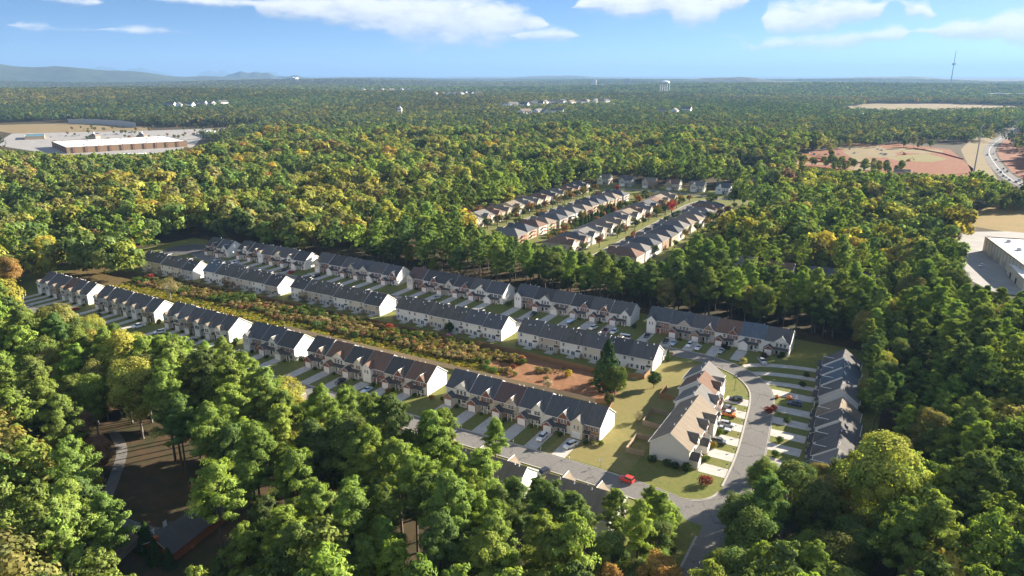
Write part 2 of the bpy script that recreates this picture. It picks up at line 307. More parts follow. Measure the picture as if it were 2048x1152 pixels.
M['lamp_lens'] = mat('headlight_lens', (.7, .7, .68), rough=.15)
M['lamp_red'] = mat('tail_light', (.35, .02, .015), rough=.2)
M['black'] = mat('black_metal', (.018, .018, .02), rough=.5)
M['steel'] = mat('galvanised_steel', (.45, .46, .47), rough=.5, metal=.4)
M['white_paint'] = mat('white_paint', (.80, .80, .79), rough=.5)
M['hill'] = mat('wooded_hill', (.045, .060, .030), rough=1, var=.45, scale=.006, detail=9)
M['silt'] = mat('orange_silt_fence', (.55, .06, .03), rough=.6)
for k, c in dict(white=(.78,.78,.77), silver=(.42,.43,.44), grey=(.16,.17,.18), black=(.012,.012,.014), dark=(.03,.035,.045), blue=(.035,.06,.13), red=(.45,.012,.02), jeep=(.55,.05,.03), orange=(.70,.20,.03), paleblue=(.50,.60,.72), green=(.05,.16,.08), maroon=(.15,.03,.03), tanc=(.35,.28,.2)).items():
    m_ = mat('car_paint_' + k, c, rough=.25, spec=.55); M['c_' + k] = m_
    m_.node_tree.nodes['Principled BSDF'].inputs['Coat Weight'].default_value = .5

# ------------------------------------------------------------------ terrain
def smooth(a, b, x): t = np.clip((x - a) / (b - a), 0, 1); return t * t * (3 - 2 * t)
def hgt(x, y):
    x = np.asarray(x, float); y = np.asarray(y, float)
    r = np.hypot(x, y)
    h = 26 * np.sin(x / 910 + .7) * np.sin(y / 1130 + 1.9) + 20 * np.sin((x * .8 + y * .6) / 640 + 4.0) + 13 * np.sin((x * .5 - y * .9) / 410 + 2.2) + 12
    h = np.maximum(h, -14)
    amp = smooth(1700, 4200, r) * (1 - .35 * smooth(9000, 20000, r))
    fld = 1 - smooth(700, 1500, np.hypot(x - 0, (y - 3000) * .9))
    return h * amp * (1 - fld)

def build_ground():
    nr, na = 92, 200
    rad = np.concatenate([[0], np.geomspace(25, 60000, nr)])
    V = [(0, 0, -0.06)]; F = []
    for i in range(1, len(rad)):
        for k in range(na):
            an = 2 * math.pi * k / na; x = rad[i] * math.cos(an); y = rad[i] * math.sin(an)
            V.append((x, y, float(hgt(x, y)) - 0.06))
    for k in range(na): F.append((0, 1 + k, 1 + (k + 1) % na))
    for i in range(1, len(rad) - 1):
        a = 1 + (i - 1) * na; b = a + na
        for k in range(na):
            j = (k + 1) % na; F.append((a + k, b + k, b + j, a + j))
    me = bpy.data.meshes.new('ground'); me.from_pydata(V, [], F); me.materials.append(M['forest_floor']); me.update()
    o = add('ground', me); tag(o, 'leaf-littered forest ground stretching to the horizon', 'ground', kind='structure')
build_ground()

def sheet(name, pts, z, m, label=None):
    mb = MB(); mb.poly([(x, y, z) for x, y in pts])
    o = add(name, mb.mesh(name, [m])); o['kind'] = 'structure'
    if label: o['label'] = label
    return o

def arc(cx, cy, r, a0, a1, n=16): return [(cx + r * math.cos(R(a0 + (a1 - a0) * k / n)), cy + r * math.sin(R(a0 + (a1 - a0) * k / n))) for k in range(n + 1)]

def strip(line, w, z, mb, mat_=0, off=0.0):
    P = np.array(line, float); T = np.gradient(P, axis=0); T /= np.linalg.norm(T, axis=1)[:, None]
    Nn = np.stack([-T[:, 1], T[:, 0]], 1)
    A = P + Nn * (off + w / 2); B = P + Nn * (off - w / 2)
    for k in range(len(P) - 1):
        mb.poly([(*B[k], z), (*B[k + 1], z), (*A[k + 1], z), (*A[k], z)], mat_)

def smooth_line(pts, n=8):
    P = np.array(pts, float); out = []
    Q = np.vstack([2 * P[0] - P[1], P, 2 * P[-1] - P[-2]])
    for i in range(1, len(Q) - 2):
        for t in np.linspace(0, 1, n, endpoint=False):
            a, b, c, d = Q[i - 1:i + 3]
            out.append(.5 * ((2 * b) + (c - a) * t + (2 * a - 5 * b + 4 * c - d) * t * t + (3 * b - a - 3 * c + d) * t ** 3))
    out.append(P[-1]); return np.array(out)

def road(name, pts, w, m, label, kerb=True, z=0.06, skip=None, skip_sides=()):
    ln = smooth_line(pts)
    mb = MB(); strip(ln, w, z, mb)
    o = add(name, mb.mesh(name, [m])); tag(o, label, kind='structure')
    if kerb:
        for s in (1, -1):
            if s in skip_sides: continue
            kb = MB(); P = np.array(ln); T = np.gradient(P, axis=0); T /= np.linalg.norm(T, axis=1)[:, None]; Nn = np.stack([-T[:, 1], T[:, 0]], 1) * s
            e0 = P + Nn * (w / 2 - .02); e1 = P + Nn * (w / 2 + .35); e2 = P + Nn * (w / 2 + .55)
            for k in range(len(P) - 1):
                if skip and skip(s, *P[k]): continue
                kb.poly([(*e0[k], z + .004), (*e0[k+1], z + .004), (*e1[k+1], z + .004), (*e1[k], z + .004)])
                kb.poly([(*e1[k], z + .004), (*e1[k+1], z + .004), (*e1[k+1], z + .10), (*e1[k], z + .10)])
                kb.poly([(*e1[k], z + .10), (*e1[k+1], z + .10), (*e2[k+1], z + .10), (*e2[k], z + .10)])
            c = add('kerb', kb.mesh('kerb', [M['kerb']]), o)
    return o

sheet('lawn', [(-440, 137), (-24, 137), (-24, 186), (-1, 190), (-1, 312), (-440, 312)], 0.0, M['lawn'], 'mown green and straw-coloured lawn between the townhouse rows')
sheet('lawn', [(-88, 172.2), (-61.5, 172.2), (-61.5, 263), (-78, 263), (-88, 236)], 0.02, M['lawn2'], 'straw-coloured lawn behind the brown-roofed side row')
sheet('scrub_ground', [(-425, 210.5), (-128, 210.5), (-134, 236), (-425, 236)], 0.02, M['scrub'], 'weedy ground of the overgrown strip between two fences')
sheet('bare_dirt_ground', [(-150, 210.6), (-86, 210.6), (-84, 222), (-94, 236), (-150, 236)], 0.04, M['dirt'], 'bare red-brown dirt at the open end of the overgrown strip')
road('street', [(-470, 172), (-420, 168.5), (-380, 167), (-300, 167), (-200, 167), (-100, 167.3), (-60, 166.4), (-40, 163.5), (-30, 162.5)], 7.8, M['asphalt'], 'grey asphalt street in front of the long townhouse row', skip=lambda s, x, y: x > -46)
road('street', [(-31, 60), (-31.5, 110), (-32, 150), (-32.2, 180), (-32.9, 200), (-35.2, 222), (-37.5, 240), (-40.6, 251), (-47.0, 260.5), (-55.5, 266.6), (-66, 270.2), (-80, 271), (-120, 271), (-200, 271), (-300, 272), (-370, 276), (-398, 284)], 7.4, M['asphalt'], 'curving grey asphalt street sweeping past the side rows', z=0.068, skip=lambda s, x, y: s > 0 and 150 < y < 177)
fil = arc(-45.2, 177.2, 9.2, -88, -4, 10)
mbf = MB(); mbf.poly([(x, y, 0.064) for x, y in fil] + [(-33, 177, .064), (-33, 162, .064), (-45, 162, .064)])
jo = add('street_corner', mbf.mesh('street_corner', [M['asphalt']])); tag(jo, 'rounded asphalt corner where the two streets meet', kind='structure')
kb = MB()
for (a0, b0), (a1, b1) in zip(fil[:-1], fil[1:]):
    q = lambda x, y, t: (-45.2 + (x + 45.2) * t, 177.2 + (y - 177.2) * t)
    kb.poly([(*q(a0, b0, 1.0), .072), (*q(a1, b1, 1.0), .072), (*q(a1, b1, .96), .072), (*q(a0, b0, .96), .072)]); kb.poly([(*q(a0, b0, .96), .072), (*q(a1, b1, .96), .072), (*q(a1, b1, .96), .17), (*q(a0, b0, .96), .17)]); kb.poly([(*q(a0, b0, .96), .17), (*q(a1, b1, .96), .17), (*q(a1, b1, .935), .17), (*q(a0, b0, .935), .17)])
add('kerb', kb.mesh('kerb', [M['kerb']]), jo)
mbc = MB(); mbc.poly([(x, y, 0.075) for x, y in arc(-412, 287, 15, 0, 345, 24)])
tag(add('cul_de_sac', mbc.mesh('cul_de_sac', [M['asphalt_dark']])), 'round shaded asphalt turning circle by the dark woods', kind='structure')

# ------------------------------------------------------------------ far hills and haze
def ridge(name, label, cx, cy, length, width, height, rz, seed):
    r = np.random.default_rng(seed); nx, ny = 70, 14; V = []; F = []
    ph = r.uniform(0, 6.28, 5)
    for j in range(ny + 1):
        for i in range(nx + 1):
            u = i / nx * 2 - 1; v = j / ny * 2 - 1
            e = max(0, 1 - abs(u) ** 1.6) * (0.75 + .16 * math.sin(u * 6 + ph[0]) + .09 * math.sin(u * 13 + ph[1]) + .05 * math.sin(u * 29 + ph[2]))
            V.append((u * length / 2, v * width / 2, height * e * (1 - v * v) ** 1.3 + 3 * math.sin(i * 2.1 + j * 1.7) - 8))
    for j in range(ny):
        for i in range(nx):
            a = j * (nx + 1) + i; F.append((a, a + 1, a + nx + 2, a + nx + 1))
    me = bpy.data.meshes.new(name); me.from_pydata(V, [], F); me.materials.append(M['hill']); me.update()
    tag(add(name, me, None, (cx, cy, 0), rz), label, kind='structure')
def polar(px, d):            # bearing measured in the frame's 2048-pixel width, distance in metres
    a = math.atan2((px - 1024) / 1420, math.cos(R(16.7))) - R(30); return d * math.sin(a), d * math.cos(a), -a
for px, d, ln, wd, h, lab in ((20, 11500, 8600, 1800, 330, 'long wooded ridge on the skyline at the far left'), (560, 15000, 2300, 1200, 215, 'low wooded hill on the skyline'), (300, 38000, 5200, 3000, 640, 'pale blue mountain far beyond the wooded ridge'), (480, 42000, 2200, 2500, 520, 'small pale blue mountain peak on the skyline'), (570, 42000, 2000, 2500, 470, 'faint pale blue knoll on the skyline'), (720, 9000, 3400, 900, 92, 'low dark wooded rise left of the town'), (1450, 8200, 4200, 900, 100, 'low wooded rise behind the water tower'), (1800, 12000, 6800, 1500, 110, 'low blue wooded rise at the right horizon'), (1100, 16000, 9000, 2000, 110, 'flat blue wooded rise on the middle horizon')):
    x, y, rz = polar(px, d); ridge('hill', lab, x, y, ln, wd, h, rz, int(px))

hz = bpy.data.materials.new('haze_air'); hz.use_nodes = True
nt = hz.node_tree; nt.nodes.clear()
pv = nt.nodes.new('ShaderNodeVolumePrincipled'); pv.inputs['Color'].default_value = (.23, .40, .66, 1); pv.inputs['Density'].default_value = 6.0e-5; pv.inputs['Anisotropy'].default_value = 0.1
om = nt.nodes.new('ShaderNodeOutputMaterial'); nt.links.new(pv.outputs[0], om.inputs['Volume'])
mb = MB(); mb.box(-62000, 62000, -62000, 62000, -60, 700)
tag(add('haze', mb.mesh('haze', [hz])), 'thin blue autumn haze over the whole view', 'haze', kind='stuff')

# ------------------------------------------------------------------ townhouses
HD, EV, RG = 6.0, 5.5, 9.7
SL = (RG - EV) / HD
WIN = {}
def win_mesh(w, h, shut, grid=True):
    key = (w, h, shut)
    if key not in WIN:
        mb = MB()
        mb.box(-w/2 - .09, w/2 + .09, -.05, .02, -.09, h + .09, 0)
        mb.box(-w/2, w/2, -.062, -.05, 0, h, 1)
        if grid:
            mb.box(-w/2, w/2, -.075, -.0625, h/2 - .03, h/2 + .03, 0)
            mb.box(-.025, .025, -.0755, -.0627, 0, h, 0)
        if shut:
            for s in (-1, 1):
                x = s * (w/2 + .29); mb.box(x - .19, x + .19, -.07, .02, -.05, h + .05, 2)
        WIN[key] = mb.mesh('window', [M['trim'], M['glass'], M[shut or 'shutter']])
    return WIN[key]
DOORS = {}
def door_mesh(w, h, mt, sidelight=False):
    k = (w, h, mt)
    if k not in DOORS:
        mb = MB(); mb.box(-w/2 - .1, w/2 + .1, -.05, .02, 0, h + .1, 1); mb.box(-w/2, w/2, -.07, -.05, .05, h, 0)
        if mt == 'patio':
            for s in (-1, 1): mb.box(s * w/4 - w/4 + .1, s * w/4 + w/4 - .1, -.08, -.0702, .25, h - .15, 2)
        DOORS[k] = mb.mesh('door', [M['trim'] if mt == 'patio' else M[mt], M['trim'], M['glass']])
    return DOORS[k]
def gdoor_mesh(w=2.6, h=2.2):
    k = ('g', w, h)
    if k not in DOORS:
        mb = MB(); mb.box(-w/2 - .1, w/2 + .1, -.04, .02, 0, h + .1, 1); mb.box(-w/2, w/2, -.06, -.04, .02, h, 0)
        for r_ in range(4):
            for c_ in range(4):
                x = -w/2 + (c_ + .5) * w/4; z = .06 + r_ * h/4; mb.box(x - w/8 + .08, x + w/8 - .08, -.075, -.0605, z + .06, z + h/4 - .08, 0)
        DOORS[k] = mb.mesh('garage_door', [M['gdoor'], M['trim']])
    return DOORS[k]

def body_mesh(w, front, side, rear, rear_only=False):
    mb = MB(); a, b = .012, w - .012
    z0 = -.6
    mb.poly([(a, -HD, z0), (b, -HD, z0), (b, -HD, EV), (a, -HD, EV)], 0)
    mb.poly([(b, HD, z0), (a, HD, z0), (a, HD, EV), (b, HD, EV)], 2)
    for x in (a, b):
        mb.poly([(x, -HD, z0), (x, HD, z0), (x, HD, EV), (x, 0, RG - .02), (x, -HD, EV)], 1)
    return mb.mesh('townhouse_unit', [M[front], M[side], M[rear]])

def roof_mesh(w, rm, e0=0.0, e1=0.0, pipes=(), rear_pipes=True):
    mb = MB(); oh = .4; t = .20
    x0, x1 = -e0 + .004, w + e1 - .004
    zt = .16
    for s in (-1, 1):
        y = s * (HD + oh); z = EV - oh * SL + zt
        pts = [(x0, y, z), (x1, y, z), (x1, 0, RG + zt), (x0, 0, RG + zt)]
        mb.slab(pts if s < 0 else pts[::-1], t, 0, 1)
        mb.box(x0, x1, s * (HD + oh) - (.12 if s < 0 else 0), s * (HD + oh) + (0 if s < 0 else .12), z - .18, z - .03, 1)  # gutter
    for (px, py) in pipes:
        z = RG + zt - abs(py) * SL
        mb.tube((px, py, z - .1), (px, py, z + .55), .09, .09, 6, 1)
        mb.box(px - .2, px + .2, py - .2, py + .2, z - .05, z + .10, 1)
    return mb.mesh('roof', [M[rm], M['trim']])

def gable_roof(mb, cx, hw, yf, ze, za, yb, mt=0, ms=1, oh=.28, t=.14):
    """small gable roof whose ridge runs in y from yf to yb (yb may differ at the eaves: meets the main roof)"""
    sl = (za - ze) / hw
    for s in (-1, 1):
        xe = cx + s * (hw + oh); zz = ze - oh * sl
        ybe = yb(zz) if callable(yb) else yb
        yba = yb(za) if callable(yb) else yb
        pts = [(xe, yf - .3, zz + .1), (cx, yf - .3, za + .1), (cx, yba, za + .1), (xe, ybe, zz + .1)]
        mb.slab(pts, t, mt, ms)

def main_y(z): return -(RG + .16 - z) / SL - .02     # front slope: y at which the main roof reaches z
def clampy(z): return max(main_y(z), -HD - .38)

def unit(block, x0, w, kind, siding, accent, rm, dz=0.0, ends=(0, 0), dy=0.0, detail='front', shut='shutter', dormer_rm=None, pipes=True, side='s_white'):
    """one dwelling of a terrace: a part of the block; its roof, garage, gable, doors and windows are its pieces"""
    front_vis = detail in ('front', 'both'); rear_vis = detail in ('rear', 'both')
    pp = []
    if pipes:
        sgn = 1 if rear_vis else -1
        pp = [(w * random.uniform(.15, .85), sgn * random.uniform(.7, 3.0)) for _ in range(3)] + [(w * random.uniform(.15, .85), sgn * random.uniform(.3, .6))]
        if not rear_vis: pp = [(p[0], random.uniform(.2, .9)) for p in pp[:2]]
    u = add('townhouse_unit', body_mesh(w, siding, side, siding), block, (x0, dy, dz))
    add('roof', roof_mesh(w, rm, ends[0], ends[1], pp), u)
    drm = dormer_rm or rm
    narrow = w < 8.2
    base = -dz
    if kind == 'T1' or kind == 'T1n':
        bw = 4.0 if not narrow else 3.7; xa = .35; pr = 1.7; yf = -HD - pr; ze = EV + (.25 if not narrow else .1); cx = xa + bw / 2; za = ze + bw / 2 * .92
        mb = MB()
        mb.poly([(xa, yf, -.6), (xa + bw, yf, -.6), (xa + bw, yf, ze), (cx, yf, za), (xa, yf, ze)], 2)
        for x in (xa, xa + bw): mb.poly([(x, yf, -.6), (x, -HD + .3, -.6), (x, -HD + .3, ze), (x, yf, ze)], 2)
        if accent and narrow and random.random() < .55: mb.box(xa + .01, xa + bw - .01, yf - .03, yf, -.4, 2.75, 3)
        gable_roof(mb, cx, bw / 2, yf, ze, za, main_y)
        add('front_bay', mb.mesh('front_bay', [M[drm], M['trim'], M[siding], M[accent or siding]]), u)
        g = add('garage_door', gdoor_mesh(2.7, 2.25), u, (cx, yf - (.035 if narrow else 0), base))
        if narrow:
            for dx in (-.62, .62): add('window', win_mesh(.85, 1.45, None if random.random() < .6 else shut), u, (cx + dx, yf, 3.35))
        else:
            for dx in (-.65, .65): add('window', win_mesh(.5, 1.3, None), u, (cx + dx, yf, 3.6))
        # entrance on the other side
        pm = MB(); xb = xa + bw + .02; xe = min(w - .3, xb + (2.4 if not narrow else 2.1))
        pm.slab([(xb, -HD - 1.5, 2.65), (xe, -HD - 1.5, 2.65), (xe, -HD - .02, 3.25), (xb, -HD - .02, 3.25)], .14, 0, 1)
        pm.box(xe - .3, xe - .12, -HD - 1.4, -HD - 1.22, -.2, 2.5, 1)
        add('porch', pm.mesh('porch', [M['r_dark'], M['trim']]), u)
        if accent and not narrow:
            am = MB(); am.box(xa + bw + .03, w - .03, -HD - .03, -HD + .01, -.4, EV - .12, 0)
            add('brick_front', am.mesh('brick_front', [M[accent]]), u)
        yy = -HD - (.03 if accent and not narrow else 0)
        add('door', door_mesh(.95, 2.1, random.choice(['door', 'door', 'door_red'])), u, (xb + .9, yy, base + .12))
        if not narrow:
            for xx in (xb + 1.0, xb + 2.7, w - .95):
                if xx < w - .6: add('window', win_mesh(.85, 1.35, None), u, (xx, yy, 3.4))
            for xx in (xb + 2.9, w - .95): add('window', win_mesh(.85, 1.35, None), u, (xx, yy, .75))
        else:
            add('window', win_mesh(.8, 1.3, None), u, (w - 1.3, -HD, 3.4))
    else:
        # one-storey garage projecting on the near side, porch roof along the rest
        gw = 3.9; xa = .3; pr = 2.5; yf = -HD - pr; ze = 2.75; cx = xa + gw / 2; za = ze + gw / 2 * .78
        gm = MB()
        gm.poly([(xa, yf, -.6), (xa + gw, yf, -.6), (xa + gw, yf, ze), (cx, yf, za), (xa, yf, ze)], 3)
        for x in (xa, xa + gw): gm.poly([(x, yf, -.6), (x, -HD, -.6), (x, -HD, ze), (x, yf, ze)], 2)
        gable_roof(gm, cx, gw / 2, yf, ze, za, -HD + .02)
        gacc = accent if (accent and kind != 'T3') else siding
        ga = add('garage', gm.mesh('garage', [M['r_navy' if rm in ('r_navy', 'r_blue') else 'r_dark'] if drm not in ('r_brown',) else M['r_brown'], M['trim'], M[siding], M[gacc]]), u)
        add('garage_door', gdoor_mesh(), u, (cx, yf, base))
        pm = MB(); xb = xa + gw + .32; xe = w - .15 if kind in ('T2b',) else min(w - .3, xb + 3.6)
        pm.slab([(xb - .5, -HD - 1.7, 2.6), (xe, -HD - 1.7, 2.6), (xe, -HD - .02, 3.35), (xb - .5, -HD - .02, 3.35)], .14, 0, 1)
        for px in (xe - .25, (xb + xe) / 2):
            pm.box(px - .1, px + .1, -HD - 1.6, -HD - 1.4, -.2, 2.5, 1)
        pm.box(xb - .1, xe, -HD - 1.6, -HD - .02, -.3, .08, 2)
        add('porch', pm.mesh('porch', [M['r_dark'], M['trim'], M['concrete']]), u)
        add('door', door_mesh(.95, 2.1, random.choice(['door', 'door', 'door', 'door_red'])), u, (xb + .8, -HD, base + .1))
        if front_vis:
            add('window', win_mesh(1.5, 1.45, None), u, (xb + 2.7, -HD, .8))
        if kind == 'T2':
            hw = 2.15; cxx = w - hw - .55; zeg = EV - .05; zag = zeg + hw * 1.12
            mb = MB(); y = -HD - .35
            mb.poly([(cxx - hw, y, 3.5), (cxx + hw, y, 3.5), (cxx + hw, y, zeg), (cxx, y, zag), (cxx - hw, y, zeg)], 2)
            for x in (cxx - hw, cxx + hw): mb.poly([(x, y, 3.5), (x, -HD + .5, 3.5), (x, -HD + .5, zeg), (x, y, zeg)], 2)
            gable_roof(mb, cxx, hw, y, zeg, zag, main_y)
            add('front_gable', mb.mesh('front_gable', [M[drm], M['trim'], M[accent if accent and random.random() < .6 else siding]]), u)
            for dx in (-.55, .55): add('window', win_mesh(.85, 1.4, None), u, (cxx + dx, y, 3.85))
            add('window', win_mesh(.85, 1.4, shut if random.random() < .5 else None), u, (cxx - hw - 1.3, -HD, 3.75))
        elif kind == 'T2b':
            hw = 2.9; cxx = w - hw - .5; zeg = EV; zag = zeg + hw * .86
            mb = MB(); y = -HD - .25
            mb.poly([(cxx - hw, y, zeg - .1), (cxx + hw, y, zeg - .1), (cxx, y, zag)], 2)
            gable_roof(mb, cxx, hw, y, zeg, zag, main_y)
            mb.box(cxx - hw, cxx + hw, y - .06, y + .3, zeg - .28, zeg - .1, 1)
            add('front_gable', mb.mesh('front_gable', [M[drm], M['trim'], M[siding]]), u)
            for dx in (-1.5, 0, 1.5): add('window', win_mesh(.9, 1.4, None), u, (cxx + dx, -HD, 3.55))
        else:
            for dx in (2.0, 4.4, 6.8): add('window', win_mesh(.85, 1.4, shut), u, (min(dx + 1.2, w - 1), -HD, 3.5))
    if rear_vis:
        rz = math.pi
        for xx in (w * .16, w * .84): add('window', win_mesh(.8, 1.3, None), u, (xx, HD, 3.6), rz)
        add('patio_door', door_mesh(1.7, 2.1, 'patio'), u, (w * .40, HD, base + .1), rz)
        add('window', win_mesh(.85, 1.35, None), u, (w * .62, HD, .9), rz)
        add('window', win_mesh(.85, 1.35, None), u, (w * .85, HD, .9), rz)
        if random.random() < .55:
            am = MB(); am.slab([(-1.0, .95, 2.5), (1.0, .95, 2.5), (1.0, .02, 2.95), (-1.0, .02, 2.95)], .1, 0, 1)
            am.box(-.95, .95, .02, .75, -.3, 2.45, 1)
            add('storage_closet', am.mesh('storage_closet', [M['r_dark'], M[siding]]), u, (w * .16, HD, 0))
        pm = MB(); pm.box(-1.7, 1.7, 0, 3.0, -.4, .1, 0); add('patio', pm.mesh('patio', [M['concrete']]), u, (w * .42, HD + .02, base))
        fm = MB(); fm.box(-.06, .06, 0, 2.6, -.3, 1.9, 0); add('privacy_screen', fm.mesh('privacy_screen', [M['wood_grey']]), u, (w - .1, HD + .02, base))
    return u

def block(loc, rz, label, group, units, w, dxs=None, detail='front', cat='townhouse', side='s_white'):
    b = bpy.data.objects.new('townhouse_row', None); COL.objects.link(b); b.location = loc; b.rotation_euler = (0, 0, rz)
    tag(b, label, cat, group)
    n = len(units); tot = n * w
    for k, U in enumerate(units):
        kind, sid, acc, rm = U[:4]; dz = U[4] if len(U) > 4 else 0.0; dy = U[5] if len(U) > 5 else 0.0; drm = U[6] if len(U) > 6 else None
        unit(b, k * w, w, kind, sid, acc, rm, dz, (.3 if k == 0 else 0, .3 if k == n - 1 else 0), dy, detail, random.choice(['shutter', 'shutter', 'shutter_red']), drm, side=side)
    return b

W_, CR, BE, TA, GR, LG = 's_white', 's_cream', 's_beige', 's_tan', 's_grey', 's_lightgrey'
BR, BT = 'brick', 'brick_tan'
GA = 'townhouse rows along the long front street'
GB = 'townhouse rows seen from behind, backing on the overgrown strip'
GC = 'townhouse rows along the back street'
# front row
block((-394.3, 192.2, 0), 0, 'long front townhouse row at the far left end, beside the red car', GA,
      [('T1n', W_, None, 'r_char', .3, 0, 'r_tan'), ('T1n', LG, None, 'r_char', .3, .3, 'r_grey'), ('T1n', TA, BR, 'r_char', .1, 0, 'r_tan'), ('T1n', W_, BR, 'r_brown', .1, .3, 'r_brown'), ('T1n', GR, None, 'r_char', 0, 0, 'r_tan'), ('T1n', LG, BR, 'r_char', -.25, .2, 'r_tan')], 7.1)
block((-343.5, 192.2, 0), 0, 'front townhouse row of narrow tan gables, second from the left end, beside a white pickup', GA,
      [('T1n', LG, BR, 'r_char', .35, 0, 'r_tan'), ('T1n', GR, BR, 'r_char', .1, .3, 'r_tan'), ('T1n', CR, BT, 'r_char', .1, 0, 'r_tan'), ('T1n', LG, BR, 'r_char', -.15, .2, 'r_tan'), ('T1n', W_, BR, 'r_char', -.15, 0, 'r_tan'), ('T1n', TA, BR, 'r_char', -.4, .2, 'r_tan')], 7.5)
block((-289.4, 192.2, 0), 0, 'front townhouse row of narrow gables, third from the left end, beside two white cars', GA,
      [('T1n', CR, BR, 'r_char', .35, 0, 'r_tan'), ('T1n', W_, BR, 'r_grey', .35, .3, 'r_grey'), ('T1n', TA, BR, 'r_char', .1, 0, 'r_tan'), ('T1n', LG, BR, 'r_char', .1, .2, 'r_tan'), ('T1n', W_, BR, 'r_char', -.15, 0, 'r_tan'), ('T1n', W_, BR, 'r_char', -.15, .2, 'r_tan')], 7.0)
block((-236, 191.6, 0), 0, 'short three-unit townhouse row with slate blue roofs in the front row', GA,
      [('T1', LG, BT, 'r_navy', .2, 0, 'r_grey'), ('T2', W_, BR, 'r_navy', .2, .2, 'r_grey'), ('T3', BE, None, 'r_dark', -.1)], 9.45)
block((-200.5, 191.9, 0), 0, 'front townhouse row with alternating brown and dark roofs', GA,
      [('T2', W_, BR, 'r_dark', .5, 0, 'r_tan'), ('T2b', W_, BR, 'r_brown', .2, .2), ('T2', CR, BT, 'r_dark', -.05, 0, 'r_tan'), ('T1', W_, BR, 'r_brown', -.05, .2), ('T2', CR, BR, 'r_dark', -.35, 0, 'r_tan'), ('T2', W_, BR, 'r_brown', -.35, .2)], 9.7)
block((-133.8, 191.9, 0), 0, 'nearest front townhouse row with slate blue roofs, two white cars on its driveways', GA,
      [('T2b', W_, BT, 'r_navy', .5, 0, 'r_grey'), ('T2', CR, BR, 'r_navy', .2, .2, 'r_grey'), ('T2', BE, BR, 'r_maroon', -.1, 0, 'r_tan'), ('T2', W_, BR, 'r_navy', -.1, .25, 'r_grey'), ('T2', W_, BR, 'r_navy', -.4, 0, 'r_grey'), ('T1', CR, BT, 'r_char', -.4, .2, 'r_grey')], 9.67)
# middle row, backs to the camera (local x runs the other way)
def back(x0, x1, y, label, units):
    w = (x1 - x0) / len(units)
    return block((x1, y, 0), math.pi, label, GB, units[::-1], w, detail='rear')
back(-391.8, -345.3, 247.4, 'white-backed townhouse row at the far left of the middle rows, by the trees', [('T2', W_, BR, 'r_dark', .5), ('T2', BE, BR, 'r_dark', .5), ('T3', W_, BR, 'r_streak', .1), ('T2', CR, BR, 'r_streak', .1), ('T2', GR, BR, 'r_dark', -.2)])
back(-339.2, -280.8, 250, 'middle townhouse row with one bright blue roof end, backing on the scrub', [('T2', W_, BR, 'r_blue', .5), ('T3', W_, BR, 'r_streak', .2), ('T2', CR, BR, 'r_streak', .2), ('T2', CR, BR, 'r_streak', .0), ('T2', W_, BR, 'r_streak', .0), ('T3', BE, BR, 'r_dark', -.3)])
back(-273, -214.2, 251.5, 'middle townhouse row with algae-streaked dark roof and a bare tree behind it', [('T2', W_, BR, 'r_dark', .5), ('T3', BE, BR, 'r_streak', .2), ('T2', GR, BR, 'r_streak', .2), ('T2', W_, BR, 'r_streak', -.1), ('T2', CR, BR, 'r_streak', -.1), ('T3', BE, BR, 'r_dark', -.4)])
back(-204.8, -147.3, 252, 'middle townhouse row with streaked black roof and white walls, pink play house behind', [('T2', W_, BR, 'r_streak', .3), ('T3', W_, BR, 'r_streak', .3), ('T2', CR, BR, 'r_streak', .15), ('T2', W_, BR, 'r_streak', .15), ('T2', W_, BR, 'r_navy', .1), ('T3', W_, BR, 'r_navy', -.2)])
back(-139.2, -79.6, 252.2, 'middle townhouse row nearest the curved street, tall evergreen standing behind it', [('T2', W_, BR, 'r_char', .5), ('T3', BE, BR, 'r_char', .25), ('T2', W_, BR, 'r_streak', 0), ('T2', CR, BR, 'r_char', 0), ('T2', W_, BR, 'r_dark', -.3), ('T3', W_, BR, 'r_char', -.3)])
# back street
def c_row(x0, x1, y, label, units): return block((x0, y, 0), 0, label, GC, units, (x1 - x0) / len(units))
c_row(-390.8, -370.6, 291.6, 'short two-unit townhouse row next to the shaded turning circle', [('T2', CR, BR, 'r_dark', .2), ('T2', W_, BR, 'r_navy', -.1)])
c_row(-364.3, -306.8, 294.4, 'back street townhouse row beside a red car, second from the turning circle', [('T2', W_, BT, 'r_dark', .4, 0, 'r_tan'), ('T2', CR, BR, 'r_dark', .1, .2, 'r_tan'), ('T1', W_, BR, 'r_char', .1, 0, 'r_tan'), ('T2b', CR, BT, 'r_char', .1, .2, 'r_tan'), ('T2', W_, BR, 'r_char', .1, 0, 'r_tan'), ('T3', W_, None, 'r_dark', -.2)])
c_row(-299.5, -239.8, 296, 'back street townhouse row with charcoal roofs, third from the turning circle', [('T1', CR, BR, 'r_char', .4, 0, 'r_tan'), ('T3', W_, None, 'r_dark', .1), ('T2', BE, BR, 'r_char', .1, .2, 'r_grey'), ('T2b', CR, BT, 'r_navy', -.1), ('T3', W_, None, 'r_char', -.1), ('T2', W_, BR, 'r_navy', -.4)])
c_row(-232.4, -173, 296.5, 'back street townhouse row with one maroon roof at its end', [('T1', CR, BR, 'r_maroon', .4), ('T2', W_, BR, 'r_dark', .1, .2), ('T2', CR, BT, 'r_dark', .1), ('T2', W_, BR, 'r_dark', -.15), ('T2b', W_, BR, 'r_char', -.15), ('T3', W_, None, 'r_navy', -.4)])
